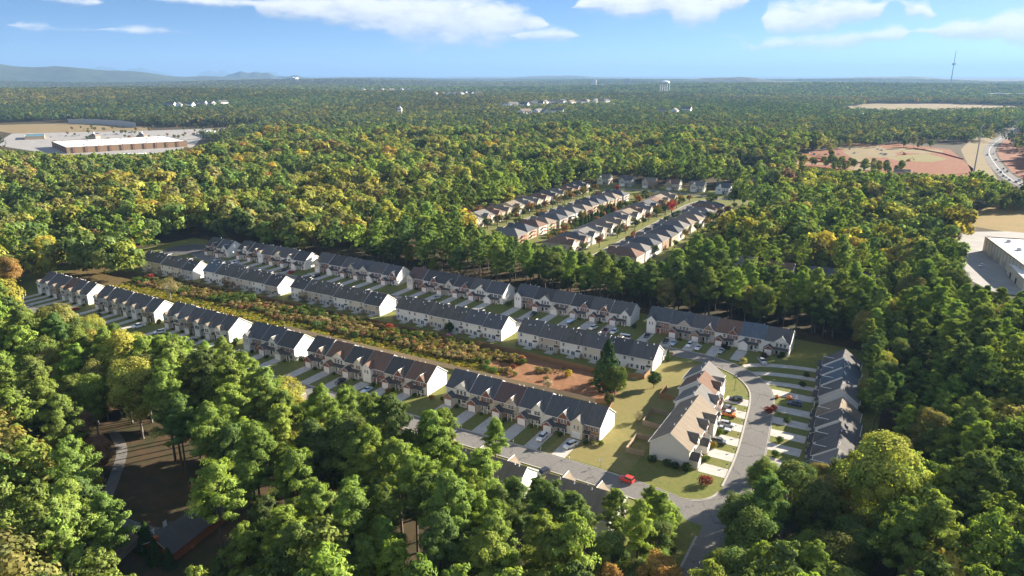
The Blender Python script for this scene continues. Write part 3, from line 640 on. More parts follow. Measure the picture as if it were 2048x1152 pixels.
c_row(-166.3, -106, 297.3, 'back street townhouse row with a pale covered boat on its driveway', [('T1', W_, BT, 'r_navy', .4), ('T2b', W_, BR, 'r_dark', .15, 0, 'r_tan'), ('T3', CR, None, 'r_char', .15), ('T2', W_, BT, 'r_dark', -.1, .2), ('T2', W_, BR, 'r_char', -.1, 0, 'r_tan'), ('T2', W_, BR, 'r_char', -.4, .2, 'r_grey')])
c_row(-97.4, -37, 295.6, 'back street townhouse row at the bend, with one brown and one blue-grey roof', [('T1', W_, BT, 'r_navy', .4), ('T2b', BE, BR, 'r_navy', .1, 0, 'r_grey'), ('T2', GR, BT, 'r_char', .1, .1, 'r_grey'), ('T2', W_, BR, 'r_brown', -.1), ('T3', W_, None, 'r_blue', .1, .2), ('T2b', W_, BR, 'r_char', -.2, .2)])
# side rows along the curved street
GE = 'townhouse rows facing each other across the curved street'
block((-53.2, 184.8, 0), R(90), 'brown-roofed townhouse row inside the bend, orange pickup before it', GE,
      [('T2', CR, BR, 'r_tan', 0, 0), ('T2', W_, BR, 'r_tan', 0, 0), ('T1', CR, BT, 'r_tan', 0, .0), ('T2', W_, BR, 'r_grey', -.3, 1.9), ('T2', W_, BR, 'r_brown', .3, 3.6), ('T1', W_, BR, 'r_grey', 0, 5.0)], 10.0, side='s_lightgrey')
block((-14.0, 282.0, 0), R(-90), 'slate-roofed townhouse row in dappled shade at the far end of the bend', GE,
      [('T2', GR, BR, 'r_char', .2, -2.2), ('T2', LG, BR, 'r_blue', 0, -1.4), ('T2', LG, BR, 'r_blue', 0, -.4), ('T2', GR, BR, 'r_char', -.3, .2)], 9.5, side='s_lightgrey')
block((-11.2, 240.5, 0), R(-90), 'dark-roofed townhouse row in tree shade, half hidden by foreground crowns', GE,
      [('T2', BE, BR, 'r_tan', -2.0, -1.4), ('T2', LG, BR, 'r_char', -1.5, -.6), ('T2', LG, BR, 'r_char', -1.9, .4), ('T2', LG, BR, 'r_char', -1.5, 1.0), ('T2', LG, BR, 'r_grey', -1.7, 1.6)], 9.4, side='s_lightgrey')
# south side of the front street, mostly behind the pines
GS = 'townhouse rows half hidden by the front pines'
for x0, x1, lab in ((-132, -80.6, 'white-ended townhouse row half hidden behind the front pines, by the street sign'), (-74, -54.5, 'short townhouse row with dark roof peeping out of the front trees near the junction'), (-200, -143, 'townhouse row glimpsed between the front pines below the brown roofs')):
    n = max(2, round((x1 - x0) / 9.6)); w = (x1 - x0) / n
    block((x1, 147.4, 0), math.pi, lab, GS, [random.choice([('T2', W_, BR, 'r_tan'), ('T1', CR, BR, 'r_grey'), ('T2', CR, BT, 'r_tan')]) + (0, 0) for _ in range(n)], w, detail='none')

# ------------------------------------------------------------------ driveways
def drive(x0, x1, y0, y1, z=0.045):
    mb = MB(); mb.poly([(x0, y0, z), (x1, y0, z), (x1, y1, z), (x0, y1, z)])
    o = add('driveway', mb.mesh('driveway', [M['concrete']])); o['kind'] = 'structure'
def row_drives(x0, w, n, yh, yr, wide=3.6, off=2.25):
    for k in range(n):
        cx = x0 + k * w + off; drive(cx - wide/2, cx + wide/2, min(yh, yr), max(yh, yr))
for x0, w, n in ((-394.3, 7.1, 6), (-343.5, 7.5, 6), (-289.4, 7.0, 6)): row_drives(x0, w, n, 184.8, 170.6, 3.5)
for x0, w, n in ((-236, 9.45, 3), (-200.5, 9.7, 6), (-133.8, 9.67, 6)): row_drives(x0, w, n, 183.6, 170.8, 4.5)
for x0, w, n, y in ((-390.8, 10.1, 2, 284), (-364.3, 9.58, 6, 286), (-299.5, 9.95, 6, 288), (-232.4, 9.9, 6, 288.5), (-166.3, 10.05, 6, 289), (-97.4, 10.07, 5, 286.6)): row_drives(x0, w, n, y, 274.6, 4.4)
for x1, n, w in ((-345.3, 5, 9.3), (-280.8, 6, 9.73), (-214.2, 6, 9.8), (-147.3, 6, 9.58), (-79.6, 6, 9.93)):
    for k in range(n):
        cx = x1 - k * w - 2.25; drive(cx - 1.9, cx + 1.9, 261, 267.6)
for k in range(6):
    y = 184.8 + k * 10 + 2.3; xr = float(np.interp(y, [180, 200, 222, 240, 251], [-36.2, -36.9, -39.2, -41.5, -44.6])); xh = -53.8 + 9.4 - (0, 0, 0, 1.9, 3.6, 5.0)[k]
    drive(xh, xr, y - 2.7, y + 2.7)
for k in range(9):
    y = (282.0 - k * 9.5 - 2.3) if k < 4 else (240.5 - (k - 4) * 9.4 - 2.3)
    xr = float(np.interp(y, [180, 200, 222, 240, 251, 261, 266, 272], [-28.3, -29, -31.2, -33.6, -36.6, -43, -48.5, -58])); xh = -22.5 + (.0 if k < 4 else 2.4)
    if y > 268: 
        mb = MB(); strip(smooth_line([(xh, y), (-30, y - .3), (-42, y - 3.5), (-51, y - 9.0)]), 3.4, .045, mb)
    elif y > 252:
        mb = MB(); strip(smooth_line([(xh, y), (-30, y - .2), (xr + 3, y - 2.2), (xr - 1, y - 3.6)]), 3.6, .045, mb)
    else:
        mb = MB(); mb.poly([(xr, y - 2.5, .045), (xh, y - 2.5, .045), (xh, y + 2.5, .045), (xr, y + 2.5, .045)])
    o = add('driveway', mb.mesh('driveway', [M['concrete']])); o['kind'] = 'structure'

# ------------------------------------------------------------------ trees
def leaves(c, n, a, b, r):
    """rhombic leaf faces: centres c (N,3), normals n, half sizes a, b"""
    N_ = len(c); n = n / (np.linalg.norm(n, axis=1)[:, None] + 1e-9)
    t = np.cross(n, r.normal(size=(N_, 3))); t /= np.linalg.norm(t, axis=1)[:, None] + 1e-9
    q = np.cross(n, t)
    a = np.broadcast_to(np.asarray(a, float), (N_,))[:, None]; b = np.broadcast_to(np.asarray(b, float), (N_,))[:, None]
    j = lambda: r.uniform(.7, 1.2, (N_, 1))
    return np.stack([c + t * a * j(), c + q * b * j() + n * a * .15, c - t * a * j(), c - q * b * j() + n * a * .15], 1)

class Tree:
    def __init__(s): s.quads = []; s.cols = []; s.wood = MB()
    def put(s, q, col): s.quads.append(q); s.cols.append(col)
    def arrays(s): return np.concatenate(s.quads), np.concatenate(s.cols)

def unit_dirs(r, n, up=.35):
    d = r.normal(size=(n, 3)); d[:, 2] += up; return d / np.linalg.norm(d, axis=1)[:, None]

def gen_pine(seed, h=22.0, cr=3.7, base=.42, nb=30, per=40, ls=.40, sub=3):
    r = np.random.default_rng(seed); T = Tree()
    lean = r.normal(size=2) * .5
    ax = lambda t: np.array([lean[0] * t * t, lean[1] * t * t, h * t])
    for k in range(6):
        t0, t1 = k / 6 * .97, (k + 1) / 6 * .97
        T.wood.tube(ax(t0), ax(t1), .30 * (1 - t0) + .03, .30 * (1 - t1) + .03, 6, 0, cap=False)
    for i in range(nb):
        s = ((i + r.uniform(0, 1)) / nb) ** .85; t = base + (.97 - base) * s
        prof = (.62 + 1.5 * s) if s < .25 else (1 - ((s - .25) / .75) ** 1.7) * .78 + .22
        ln = cr * prof * r.uniform(.7, 1.2); an = i * 2.39996 + r.uniform(-.5, .5); el = R(r.uniform(0, 25) + 30 * s)
        p0 = ax(t); d = np.array([math.cos(an) * math.cos(el), math.sin(an) * math.cos(el), math.sin(el)]); p1 = p0 + d * ln
        T.wood.tube(p0, p1, .07, .02, 4, 0, cap=False)
        for f in np.linspace(.45, 1.0, sub) if sub > 1 else [.8]:
            c = p0 + d * ln * (f + r.uniform(-.08, .08)) + r.normal(size=3) * .3
            rr = (.58 + .36 * cr / 4.6 * prof) * r.uniform(.65, 1.3) * (1.25 if sub < 3 else 1)
            D = unit_dirs(r, per, .45); pos = c + D * np.array([rr, rr, rr * .62]) * np.abs(r.normal(.82, .26, (per, 1)))
            out = pos - np.array([ax(t)[0], ax(t)[1], pos[0, 2]]); out[:, 2] = 0; out /= np.linalg.norm(out, axis=1)[:, None] + .1
            T.put(leaves(pos, D * .6 + out * .7 + np.array([0, 0, .4]) + r.normal(size=(per, 3)) * .34, ls, ls * .42, r), np.ones((per, 3)) * r.uniform(.8, 1.2) * r.uniform(.78, 1.22, (per, 1)) * np.array([1, 1, 1]) + r.uniform(-.06, .06, (per, 3)))
    return T

def gen_broad(seed, h=19.0, cr=5.0, nl=22, per=170, ls=.36, tall=.32, gap=0.0, low=.60, warm=.12):
    r = np.random.default_rng(seed); T = Tree()
    T.wood.tube((0, 0, 0), (0, 0, h * .34), .32, .24, 6, 0, cap=False)
    cz = h * low
    for i in range(nl):
        d = unit_dirs(r, 1, .25)[0]; q = r.uniform(.45, 1.0) ** .6
        c = np.array([0, 0, cz]) + d * np.array([cr * .74, cr * .74, h * tall]) * q
        rr = cr * (r.uniform(.16, .34) if nl > 34 else r.uniform(.26, .42))
        if i < 14: T.wood.tube((0, 0, h * .30), c, .16, .03, 4, 0, cap=False)
        D = unit_dirs(r, per, .25 + .3 * max(d[2], 0)); D = D + d * .35; D /= np.linalg.norm(D, axis=1)[:, None]
        pos = c + D * rr * np.array([1, 1, .85]) * r.normal(.90, .19, (per, 1))
        lob = r.uniform(.82, 1.18)
        hue = np.array([1 + warm * r.uniform(-1, 1), 1, 1 + r.uniform(-.1, .1)])
        T.put(leaves(pos, D * .8 + d * .45 + r.normal(size=(per, 3)) * .32 + np.array([0, 0, .2]), ls, ls * .72, r), np.ones((per, 3)) * lob * hue * r.uniform(.72, 1.28, (per, 1)))
    return T

def gen_cone(seed, h=9.0, cr=2.2, per=2600, ls=.28):
    r = np.random.default_rng(seed); T = Tree(); T.wood.tube((0, 0, 0), (0, 0, h * .8), .15, .03, 5, 0, cap=False)
    t = r.uniform(0, 1, per) ** 1.4; an = r.uniform(0, 2 * math.pi, per)
    lump = 1 + .18 * np.sin(an * 5 + t * 17) + .12 * np.sin(an * 3 - t * 29)
    rad = cr * (1 - t) ** .75 * lump * r.uniform(.8, 1.05, per) + .08
    pos = np.stack([np.cos(an) * rad, np.sin(an) * rad, .4 + t * (h - .4)], 1)
    n = np.stack([np.cos(an), np.sin(an), np.full(per, .45)], 1) + r.normal(size=(per, 3)) * .4
    T.put(leaves(pos, n, ls, ls * .6, r), np.ones((per, 3)) * r.uniform(.7, 1.3, (per, 1)))
    return T

def leaf_mesh(name, Q, Cc, mleaf, wood=None, mwood=None):
    n = len(Q); v = Q.reshape(-1, 3); nv = len(v)
    F = np.arange(nv).reshape(-1, 4)
    me = bpy.data.meshes.new(name)
    wv = np.array(wood.v, float) if wood else np.zeros((0, 3)); wf = wood.f if wood else []
    tot_loops = nv + sum(len(f) for f in wf)
    me.vertices.add(nv + len(wv)); me.vertices.foreach_set('co', np.concatenate([v, wv]).astype(np.float32).ravel())
    loops = np.concatenate([F.ravel()] + [np.array(f) + nv for f in wf]) if wf else F.ravel()
    me.loops.add(tot_loops); me.loops.foreach_set('vertex_index', loops.astype(np.int32))
    sizes = np.concatenate([np.full(n, 4), np.array([len(f) for f in wf], int)]).astype(np.int32)
    starts = np.concatenate([[0], np.cumsum(sizes)[:-1]]).astype(np.int32)
    me.polygons.add(len(sizes)); me.polygons.foreach_set('loop_start', starts)
    me.materials.append(mleaf)
    if wf: me.materials.append(mwood); me.polygons.foreach_set('material_index', np.concatenate([np.zeros(n), np.ones(len(wf))]).astype(np.int32))
    at = me.attributes.new('leaf', 'FLOAT_COLOR', 'FACE')
    col = np.ones((len(sizes), 4), np.float32); col[:n, :3] = np.clip(Cc, .05, 3); at.data.foreach_set('color', col.ravel())
    me.update(calc_edges=True); return me

def split_meshes(T, nm, bark): 
    Q, Cc = T.arrays()
    return leaf_mesh(nm + '_crown', Q, Cc, LEAF), T.wood.mesh(nm + '_trunk', [bark], smooth=True)

STORE = bpy.data.collections.new('stand_sources')      # never linked to the scene: only sources for the far stands
def proto(name, T, bark=None):
    Q, Cc = T.arrays(); o = bpy.data.objects.new(name, leaf_mesh(name, Q, Cc, LEAF_I, T.wood if bark else None, bark)); return o

PINES = [split_meshes(gen_pine(10 + k, h, cr, b, int(nb * 1.25), 110, .29, 4), 'pine', BARK) for k, (h, cr, b, nb) in enumerate([(25, 5.2, .38, 36), (27, 4.8, .46, 34), (22, 5.6, .34, 34), (24, 4.2, .42, 32), (20, 4.8, .32, 32), (26, 5.8, .48, 34)])]
BROADS = [split_meshes(gen_broad(30 + k, *a), 'broadleaf', BARK_G) for k, a in enumerate([(22, 7.0, 64, 250, .28), (19, 6.4, 56, 240, .28), (24, 7.6, 70, 260, .29), (16, 5.4, 44, 220, .26), (21, 6.0, 54, 210, .27, .36)])]

COLORS = dict(pine=(.195, .260, .064), pine_d=(.118, .172, .056), pine_b=(.240, .310, .068), oak=(.135, .176, .054), olive=(.240, .228, .074), ygreen=(.315, .310, .070), yellow=(.44, .360, .065), orange=(.38, .25, .085), rust=(.27, .175, .105), red=(.36, .07, .06), green=(.185, .250, .062), dark=(.050, .068, .032), bare=(.28, .25, .16), magnolia=(.060, .042, .033))

def stand(name, label, pts, scl, rot, idx, tint, objs, cat='woods'):
    coll = bpy.data.collections.new(name + '_sources')
    for o in objs: coll.objects.link(o)
    me = bpy.data.meshes.new(name); n = len(pts)
    me.vertices.add(n); me.vertices.foreach_set('co', np.asarray(pts, np.float32).ravel())
    def at(nm, ty, dat, key='value'):
        a = me.attributes.new(nm, ty, 'POINT'); a.data.foreach_set(key, np.ascontiguousarray(dat).ravel())
    at('tscale', 'FLOAT', np.asarray(scl, np.float32)); at('tturn', 'FLOAT', np.asarray(rot, np.float32)); at('tkind', 'INT', np.asarray(idx, np.int32))
    tc = np.ones((n, 4), np.float32); tc[:, :3] = tint; at('tint', 'FLOAT_COLOR', tc, 'color')
    o = add(name, me); tag(o, label, cat, kind='stuff')
    g = bpy.data.node_groups.new(name, 'GeometryNodeTree')
    g.interface.new_socket('Geometry', in_out='INPUT', socket_type='NodeSocketGeometry'); g.interface.new_socket('Geometry', in_out='OUTPUT', socket_type='NodeSocketGeometry')
    N = g.nodes; L = g.links
    gi = N.new('NodeGroupInput'); go = N.new('NodeGroupOutput'); ip = N.new('GeometryNodeInstanceOnPoints')
    ci = N.new('GeometryNodeCollectionInfo'); ci.inputs['Collection'].default_value = coll; ci.inputs['Separate Children'].default_value = True; ci.inputs['Reset Children'].default_value = True
    def na(nm, ty):
        x = N.new('GeometryNodeInputNamedAttribute'); x.data_type = ty; x.inputs['Name'].default_value = nm; return x.outputs['Attribute']
    cx = N.new('ShaderNodeCombineXYZ'); L.new(na('tturn', 'FLOAT'), cx.inputs[2])
    er = N.new('FunctionNodeEulerToRotation'); L.new(cx.outputs[0], er.inputs[0])
    ip.inputs['Pick Instance'].default_value = True
    L.new(gi.outputs[0], ip.inputs['Points']); L.new(ci.outputs[0], ip.inputs['Instance']); L.new(na('tkind', 'INT'), ip.inputs['Instance Index'])
    L.new(er.outputs[0], ip.inputs['Rotation']); L.new(na('tscale', 'FLOAT'), ip.inputs['Scale']); L.new(ip.outputs[0], go.inputs[0])
    md = o.modifiers.new('stand', 'NODES'); md.node_group = g
    return o

def inpoly(P, poly):
    x, y = P[:, 0], P[:, 1]; r = np.zeros(len(P), bool); n = len(poly)
    for i in range(n):
        x0, y0 = poly[i]; x1, y1 = poly[(i + 1) % n]
        c = ((y0 > y) != (y1 > y)); xx = (x1 - x0) * (y - y0) / ((y1 - y0) + 1e-12) + x0
        r ^= c & (x < xx)
    return r

CAMF = (math.cos(R(30)), math.sin(R(30)))
def cam_xy(P): return P[:, 0] * CAMF[0] + P[:, 1] * CAMF[1], -P[:, 0] * CAMF[1] + P[:, 1] * CAMF[0]

# ground kept free of trees
CLEAR = [
    [(-425, 152), (-345, 150), (-206, 149), (-204, 135), (-120, 134), (-75, 136), (-53, 138), (-52, 157), (-40, 157), (-38, 60), (-25, 60), (-27, 184), (-3.5, 186), (-3.5, 240), (-7.5, 246), (-9, 290), (-12, 309), (-32, 312), (-394, 313), (-440, 305), (-440, 270), (-402, 262), (-400, 238), (-372, 236), (-372, 212), (-400, 205), (-420, 196)],
    [(-212, 114), (-196, 116), (-165, 106), (-140, 102), (-130, 88), (-146, 74), (-164, 76), (-166, 86), (-184, 92), (-204, 103)],
    [(-306, 405), (-300, 650), (-292, 710), (-108, 712), (-108, 660), (-140, 640), (-134, 420), (-136, 378), (-215, 380), (-260, 395)],
    [(26, 600), (26, 470), (36, 440), (90, 430), (160, 800), (36, 690)],
    [(-165, 985), (-90, 935), (0, 915), (60, 860), (120, 860), (120, 1250), (240, 2400), (200, 2400), (60, 1480), (10, 1420), (-80, 1380), (-120, 1230), (-165, 1080)],
    [(-330, 2450), (-110, 2230), (250, 2650), (330, 3250), (60, 3420), (-240, 3260)],
    [(-1700, 600), (-1080, 560), (-930, 600), (-960, 720), (-1080, 840), (-1240, 1150), (-1500, 1010), (-1900, 1040), (-1960, 860)],
    [(-22, 795), (-192, 775), (-192, 900), (-150, 900), (-140, 800)][1:],
]
CIRC = [(-84, 415, 16), (-62, 409, 16), (-40, 411, 16), (-16, 409, 17), (-104, 684, 13), (8, 512, 12), (-960, 598, 30)]
def free(P):
    k = np.ones(len(P), bool)
    for poly in CLEAR: k &= ~inpoly(P, poly)
    for x, y, r in CIRC: k &= np.hypot(P[:, 0] - x, P[:, 1] - y) > r
    return k
# open ground that must stay in sight past the tree tops (from the air the woods never close over these)
SIGHT = [
    [(-388.2,161.3),(-343.4,172.9),(-317.0,174.0),(-287.7,173.6),(-248.1,179.1),(-221.3,174.5),(-194.4,175.1),(-170.3,176.2),(-155.1,177.8),(-140.2,181.6),(-116.5,180.3),(-98.6,175.3),(-89.3,162.4),(-77.6,152.5),(-66.5,157.5),(-66.8,164.5),(-63.5,169.8),(-60.0,167.2),(-54.5,168.2),(-48.5,166.0),(-37.3,171.6),(-30.8,159.0),(-28.9,160.1),(-31.7,184.8),(-28.1,197.7),(-25.1,204.4),(-13.9,204.3),(-7.2,218.1),(-6.5,234.7),(-7.0,300.0),(-40.0,312.0),(-400.0,312.0),(-430.0,280.0),(-400.0,180.0)],
    [(-206,111),(-194,112),(-165,103),(-148,100),(-132,92),(-130,80),(-140,72),(-158,74),(-168,84),(-180,93)],
    [(-287.9,425.8),(-255.3,425.1),(-226.3,409.5),(-193.8,411.7),(-155.5,403.5),(-129.4,411.5),(-128.4,449.5),(-136,560),(-135,640),(-110,705),(-290,710),(-300,640)],
    [(-98,428),(-8,434),(-8,465),(-98,458)],
    [(26,440),(57,442),(160,800),(36,690),(26,600)],
    [(-160,990),(-150,975),(-105.9,950),(-23.3,940),(41.4,968.8),(57.3,1003.2),(92.7,852.0),(240,2400),(200,2400),(60,1480),(10,1420),(-80,1380),(-120,1230),(-160,1100)],
    [(-1230.0,562.4),(-1085.0,579.7),(-978.0,641.5),(-1012.3,733.3),(-1124.8,924.0),(-1240,1100),(-1500,1010),(-1900,1040),(-1960,860),(-1650,680)],
]
def trim(P, SC, H):
    for it in range(9):
        bad = np.zeros(len(P), bool)
        for f in (1.0, .75):
            Q = P * (110 / (110 - H * SC * .96 * f))[:, None]
            for poly in SIGHT: bad |= inpoly(Q, poly)
        if not bad.any(): break
        SC[bad] *= .88
    return ~bad & (SC > .33)
def grid_pts(x0, x1, y0, y1, s, jit=.42):
    gx = np.arange(x0, x1, s); gy = np.arange(y0, y1, s * .87)
    X, Y = np.meshgrid(gx, gy); X = X + (np.arange(len(gy)) % 2)[:, None] * s / 2
    P = np.stack([X.ravel(), Y.ravel()], 1); return P + rng.uniform(-jit, jit, P.shape) * s
def in_view(P, lo, hi, margin=35, ang=.735):
    x, y = cam_xy(P); r = np.hypot(x, y)
    return (r > lo) & (r < hi) & (np.abs(x) < y * ang + margin) & (y > 20)
def vnoise(P, s, seed):
    r = np.random.default_rng(seed); a = r.uniform(0, 6.28, 6); v = 0
    for k in range(6):
        an = a[k]; v = v + np.sin((P[:, 0] * math.cos(an) + P[:, 1] * math.sin(an)) / s * (1 + k * .37) + a[(k + 2) % 6] * 3)
    return v / 6 * 1.7

def species(P):
    """kind (0 pine, 1 broadleaf), colour name per tree"""
    n = len(P); x, y = P[:, 0], P[:, 1]; v = vnoise(P, 34, 3); w = vnoise(P, 60, 9); u = rng.uniform(0, 1, n)
    pine_p = np.full(n, .45)
    pine_p = np.where(y < 136, .62, pine_p)                               # front woods: mostly pine
    pine_p = np.where((y < 136) & (x > -150) & (x < -45), .86, pine_p)
    pine_p = np.where((x > 4) & (y < 330), .80, pine_p)
    pine_p = np.where((y > 305) & (y < 405) & (x > -330) & (x < 5), .82, pine_p)
    west = (x < -330) | ((y > 330) & (x < -320))
    pine_p = np.where(west, .20, pine_p)
    pine_p = np.where((y > 430) & (x > -340) & (x < -290) & (y < 680), .8, pine_p)
    pine_p = np.where((x > -110) & (y > 420), .30, pine_p)
    pine_p = np.clip(pine_p + .42 * v, .02, .97)
    k = (u > pine_p).astype(int)
    names = np.empty(n, object); z = rng.uniform(0, 1, n)
    pn = np.where(z < .42, 'pine', np.where(z < .62, 'pine_d', 'pine_b')); pn = np.where((y > 300) | (x > 0), np.where(z < .5, 'pine', np.where(z < .85, 'pine_d', 'pine_b')), pn); names[k == 0] = pn[k == 0]
    warmth = np.clip(.42 + .60 * w + np.where(west, .22, 0) + np.where((x > -110) & (y > 400) & (y < 600), .2, 0) - np.where((y < 136), .06, 0), 0, 1)
    z2 = rng.uniform(0, 1, n)
    nored = (y < 320)
    tbl = [('oak', .29), ('green', .18), ('olive', .22), ('ygreen', .24), ('yellow', .020), ('orange', .008), ('rust', .008), ('red', .001)]
    for i in np.where(k == 1)[0]:
        wm = warmth[i]; ws = [q * ((1.7 - 1.4 * wm) if nm in ('oak', 'green') else (.35 + 1.3 * wm)) for nm, q in tbl]
        t = z2[i] * sum(ws); s = 0
        for (nm, q), ww in zip(tbl, ws):
            s += ww
            if t <= s: names[i] = 'rust' if (nm == 'red' and nored[i]) else nm; break
    return k, names

def tints(names, j=.16):
    c = np.array([COLORS[n] for n in names]); return c * rng.uniform(1 - j, 1 + j, (len(c), 1)) * rng.uniform(.93, 1.07, (len(c), 3))

# landmarks used to say where a tree stands
MARKS = [('the clearing brick house', -158, 92), ('the street junction', -35, 150), ('the two white cars', -105, 135), ('the brown-roofed front row', -170, 135), ('the short slate-roofed row', -222, 135), ('the narrow gabled rows', -300, 135), ('the front street end', -370, 135), ('the turning circle', -412, 290), ('the red car back row', -335, 312), ('the charcoal back row', -270, 315), ('the maroon-roofed back row', -205, 318), ('the covered boat row', -136, 318), ('the bend back row', -66, 318), ('the dappled slate-roofed row', 5, 262), ('the dark-roofed shaded row', 5, 215), ('the white flat-roofed warehouse', 30, 430), ('the hip-roofed houses', -220, 398), ('the far end of the hip-roofed houses', -320, 560), ('the left edge of the picture', -480, 240), ('the right edge of the picture', 75, 230), ('the bottom right corner', 10, 110), ('the bottom edge of the picture', -70, 95)]
CW = dict(pine='green', pine_d='dark green', pine_b='bright green', oak='dark green', olive='olive', ygreen='yellow-green', yellow='golden yellow', orange='orange', rust='rusty brown', red='red', green='green', dark='very dark', bare='thin pale', magnolia='purple-brown')
def mark_of(x, y):
    d = [math.hypot(x - a, y - b) for _, a, b in MARKS]; i = int(np.argmin(d)); return MARKS[i][0], d[i], i
USED = {}
SIZE = lambda s: 'small' if s < .85 else ('tall' if s > 1.12 else 'medium-height')
def single_tree(kind, x, y, s, colname, variant, rz, tint=None, label=None, group=None, z=0.0):
    nm = 'pine_tree' if kind == 0 else 'broadleaf_tree'
    t = bpy.data.objects.new(nm, None); COL.objects.link(t); t.location = (x, y, z); t.rotation_euler = (0, 0, rz); t.scale = (s, s, s)
    cm, tm = (PINES if kind == 0 else BROADS)[variant]
    a = add('trunk', tm, t); c = add('crown', cm, t)
    c.color = (*(tint if tint is not None else tints([colname])[0]), 1)
    if label is None:
        mk, d, i = mark_of(x, y); my = MARKS[i][2]; cx_ = x * CAMF[0] + y * CAMF[1]; mx_ = MARKS[i][1] * CAMF[0] + my * CAMF[1]
        dep = math.hypot(x, y); mdep = math.hypot(MARKS[i][1], my)
        where = ('left of' if cx_ < mx_ else 'right of') if abs(cx_ - mx_) > abs(dep - mdep) else ('in front of' if dep < mdep else 'beyond')
        near = 'close ' if d < 14 else ('' if d < 35 else 'well ')
        label = f"{SIZE(s)} {CW[colname]} {'pine' if kind == 0 else 'leafy tree'} {near}{where} {mk}"
    tag(t, label, 'tree', group or ('pines of the surrounding woods' if kind == 0 else 'leafy trees of the surrounding woods'))
    return t

# trees that stand out in the photograph: (kind, x, y, scale, colour, variant)
SPEC = [
    (1, -119, 96, .80, 'yellow', 3), (1, 3, 168, 1.35, 'ygreen', 2), (1, 30, 158, 1.0, 'yellow', 0), (1, -35, 122, .85, 'orange', 1), (1, -44, 118, .8, 'orange', 3),
    (1, 9, 317, .95, 'orange', 3), (1, -26, 453, .95, 'orange', 1), (1, -36, 437, .95, 'yellow', 0), (1, -12, 452, .9, 'orange', 3), (1, -190, 82, .85, 'yellow', 1), (1, -176, 84, .85, 'yellow', 3),
    (1, -206, 99, .9, 'rust', 1), (1, -190, 96, .85, 'rust', 3), (1, -24, 160, .80, 'magnolia', 3), (1, -406, 178, .95, 'orange', 0), (1, -424, 207, 1.0, 'yellow', 2),
    (0, -139, 150, .8, 'pine', 4), (0, -137, 140, .9, 'pine', 0), (0, -93, 152, .80, 'pine', 3), (0, -206, 152, .8, 'pine', 1), (0, -150, 155, .7, 'pine_d', 4), (0, -46, 148, .62, 'pine', 2), (0, -43, 130, .8, 'pine_b', 1), (1, -47, 124, .75, 'green', 0), (0, -51, 137, .72, 'pine', 0), (1, -40, 122, .7, 'oak', 1), (0, -42, 148, .56, 'pine', 4), (0, -39.5, 141, .62, 'pine_b', 3), (1, -38.5, 133, .6, 'green', 3), (0, -46, 154, .45, 'pine', 4), (1, -41.5, 151, .56, 'green', 3), (1, -45, 145, .6, 'olive', 1), (1, -40.5, 136, .66, 'oak', 0), (1, -44, 138, .62, 'ygreen', 3), (1, -38, 128, .62, 'green', 1), (0, -42, 141, .72, 'pine', 0),
    (1, 24, 238, .8, 'yellow', 3), (1, 19, 528, .8, 'red', 1), (1, -2, 470, .85, 'orange', 0), (1, -590, 520, 1.0, 'yellow', 2),
]
for (k, x, y, s, c, v) in SPEC: single_tree(k, x, y, s, c, v, random.uniform(0, 6.28), (.33, .37, .085) if (x, y) == (3, 168) else None)
SP = np.array([(q[1], q[2]) for q in SPEC])

P = grid_pts(-1500, 1100, 20, 1500, 8.8)
P = P[in_view(P, 92, 430) & free(P)]
D2 = np.min(np.hypot(P[:, None, 0] - SP[None, :, 0], P[:, None, 1] - SP[None, :, 1]), 1); P = P[D2 > 5.5]
K, NM = species(P)
SC = np.where(K == 0, rng.uniform(.84, 1.18, len(P)), rng.uniform(.72, 1.12, len(P)))
edge = (P[:, 1] > 112) & (P[:, 1] < 151) & (P[:, 0] < -92) & (P[:, 0] > -420); SC[edge] = rng.uniform(1.0, 1.25, edge.sum())
east = (P[:, 0] > -14) & (P[:, 0] < 16) & (P[:, 1] > 186) & (P[:, 1] < 310); SC[east] *= .74
TI = tints(NM)
ok = trim(P, SC, np.where(K == 0, 24.0, 21.0)); P, K, NM, SC, TI = P[ok], K[ok], NM[ok], SC[ok], TI[ok]
cx_, cy_ = cam_xy(P); dist = np.hypot(cx_, cy_); inside = (np.abs(cx_) < cy_ * .722 + 3) & (cy_ > 118)
VAR = np.where(K == 0, rng.integers(0, len(PINES), len(P)), rng.integers(0, len(BROADS), len(P)))
ROT = rng.uniform(0, 6.28, len(P))
chosen = np.zeros(len(P), bool)
for k, lim in ((0, 290), (1, 262)):
    ii = np.where((K == k) & inside)[0]; ii = ii[np.argsort(dist[ii])][:lim]; chosen[ii] = True
for i in np.where(chosen)[0]:
    single_tree(int(K[i]), P[i, 0], P[i, 1], float(SC[i]), NM[i], int(VAR[i]), float(ROT[i]), TI[i])
near_protos = [proto('stand_a%d' % k, gen_pine(10 + k, h, cr, b, nb, 30, .50), BARK) for k, (h, cr, b, nb) in enumerate([(25, 5.2, .38, 32), (27, 4.8, .46, 30), (22, 5.6, .34, 30)])] + \
              [proto('stand_b%d' % k, gen_broad(30 + k, h, cr, nl, 110, .58), BARK_G) for k, (h, cr, nl) in enumerate([(22, 7.2, 30), (19, 6.6, 26), (24, 7.8, 32)])]
r_ = ~chosen
stand('woods', 'mixed pine and leafy woods thick around the townhouses', np.column_stack([P[r_], hgt(P[r_, 0], P[r_, 1])]), SC[r_], ROT[r_], np.where(K[r_] == 0, 0, 3) + rng.integers(0, 3, r_.sum()), TI[r_], near_protos)

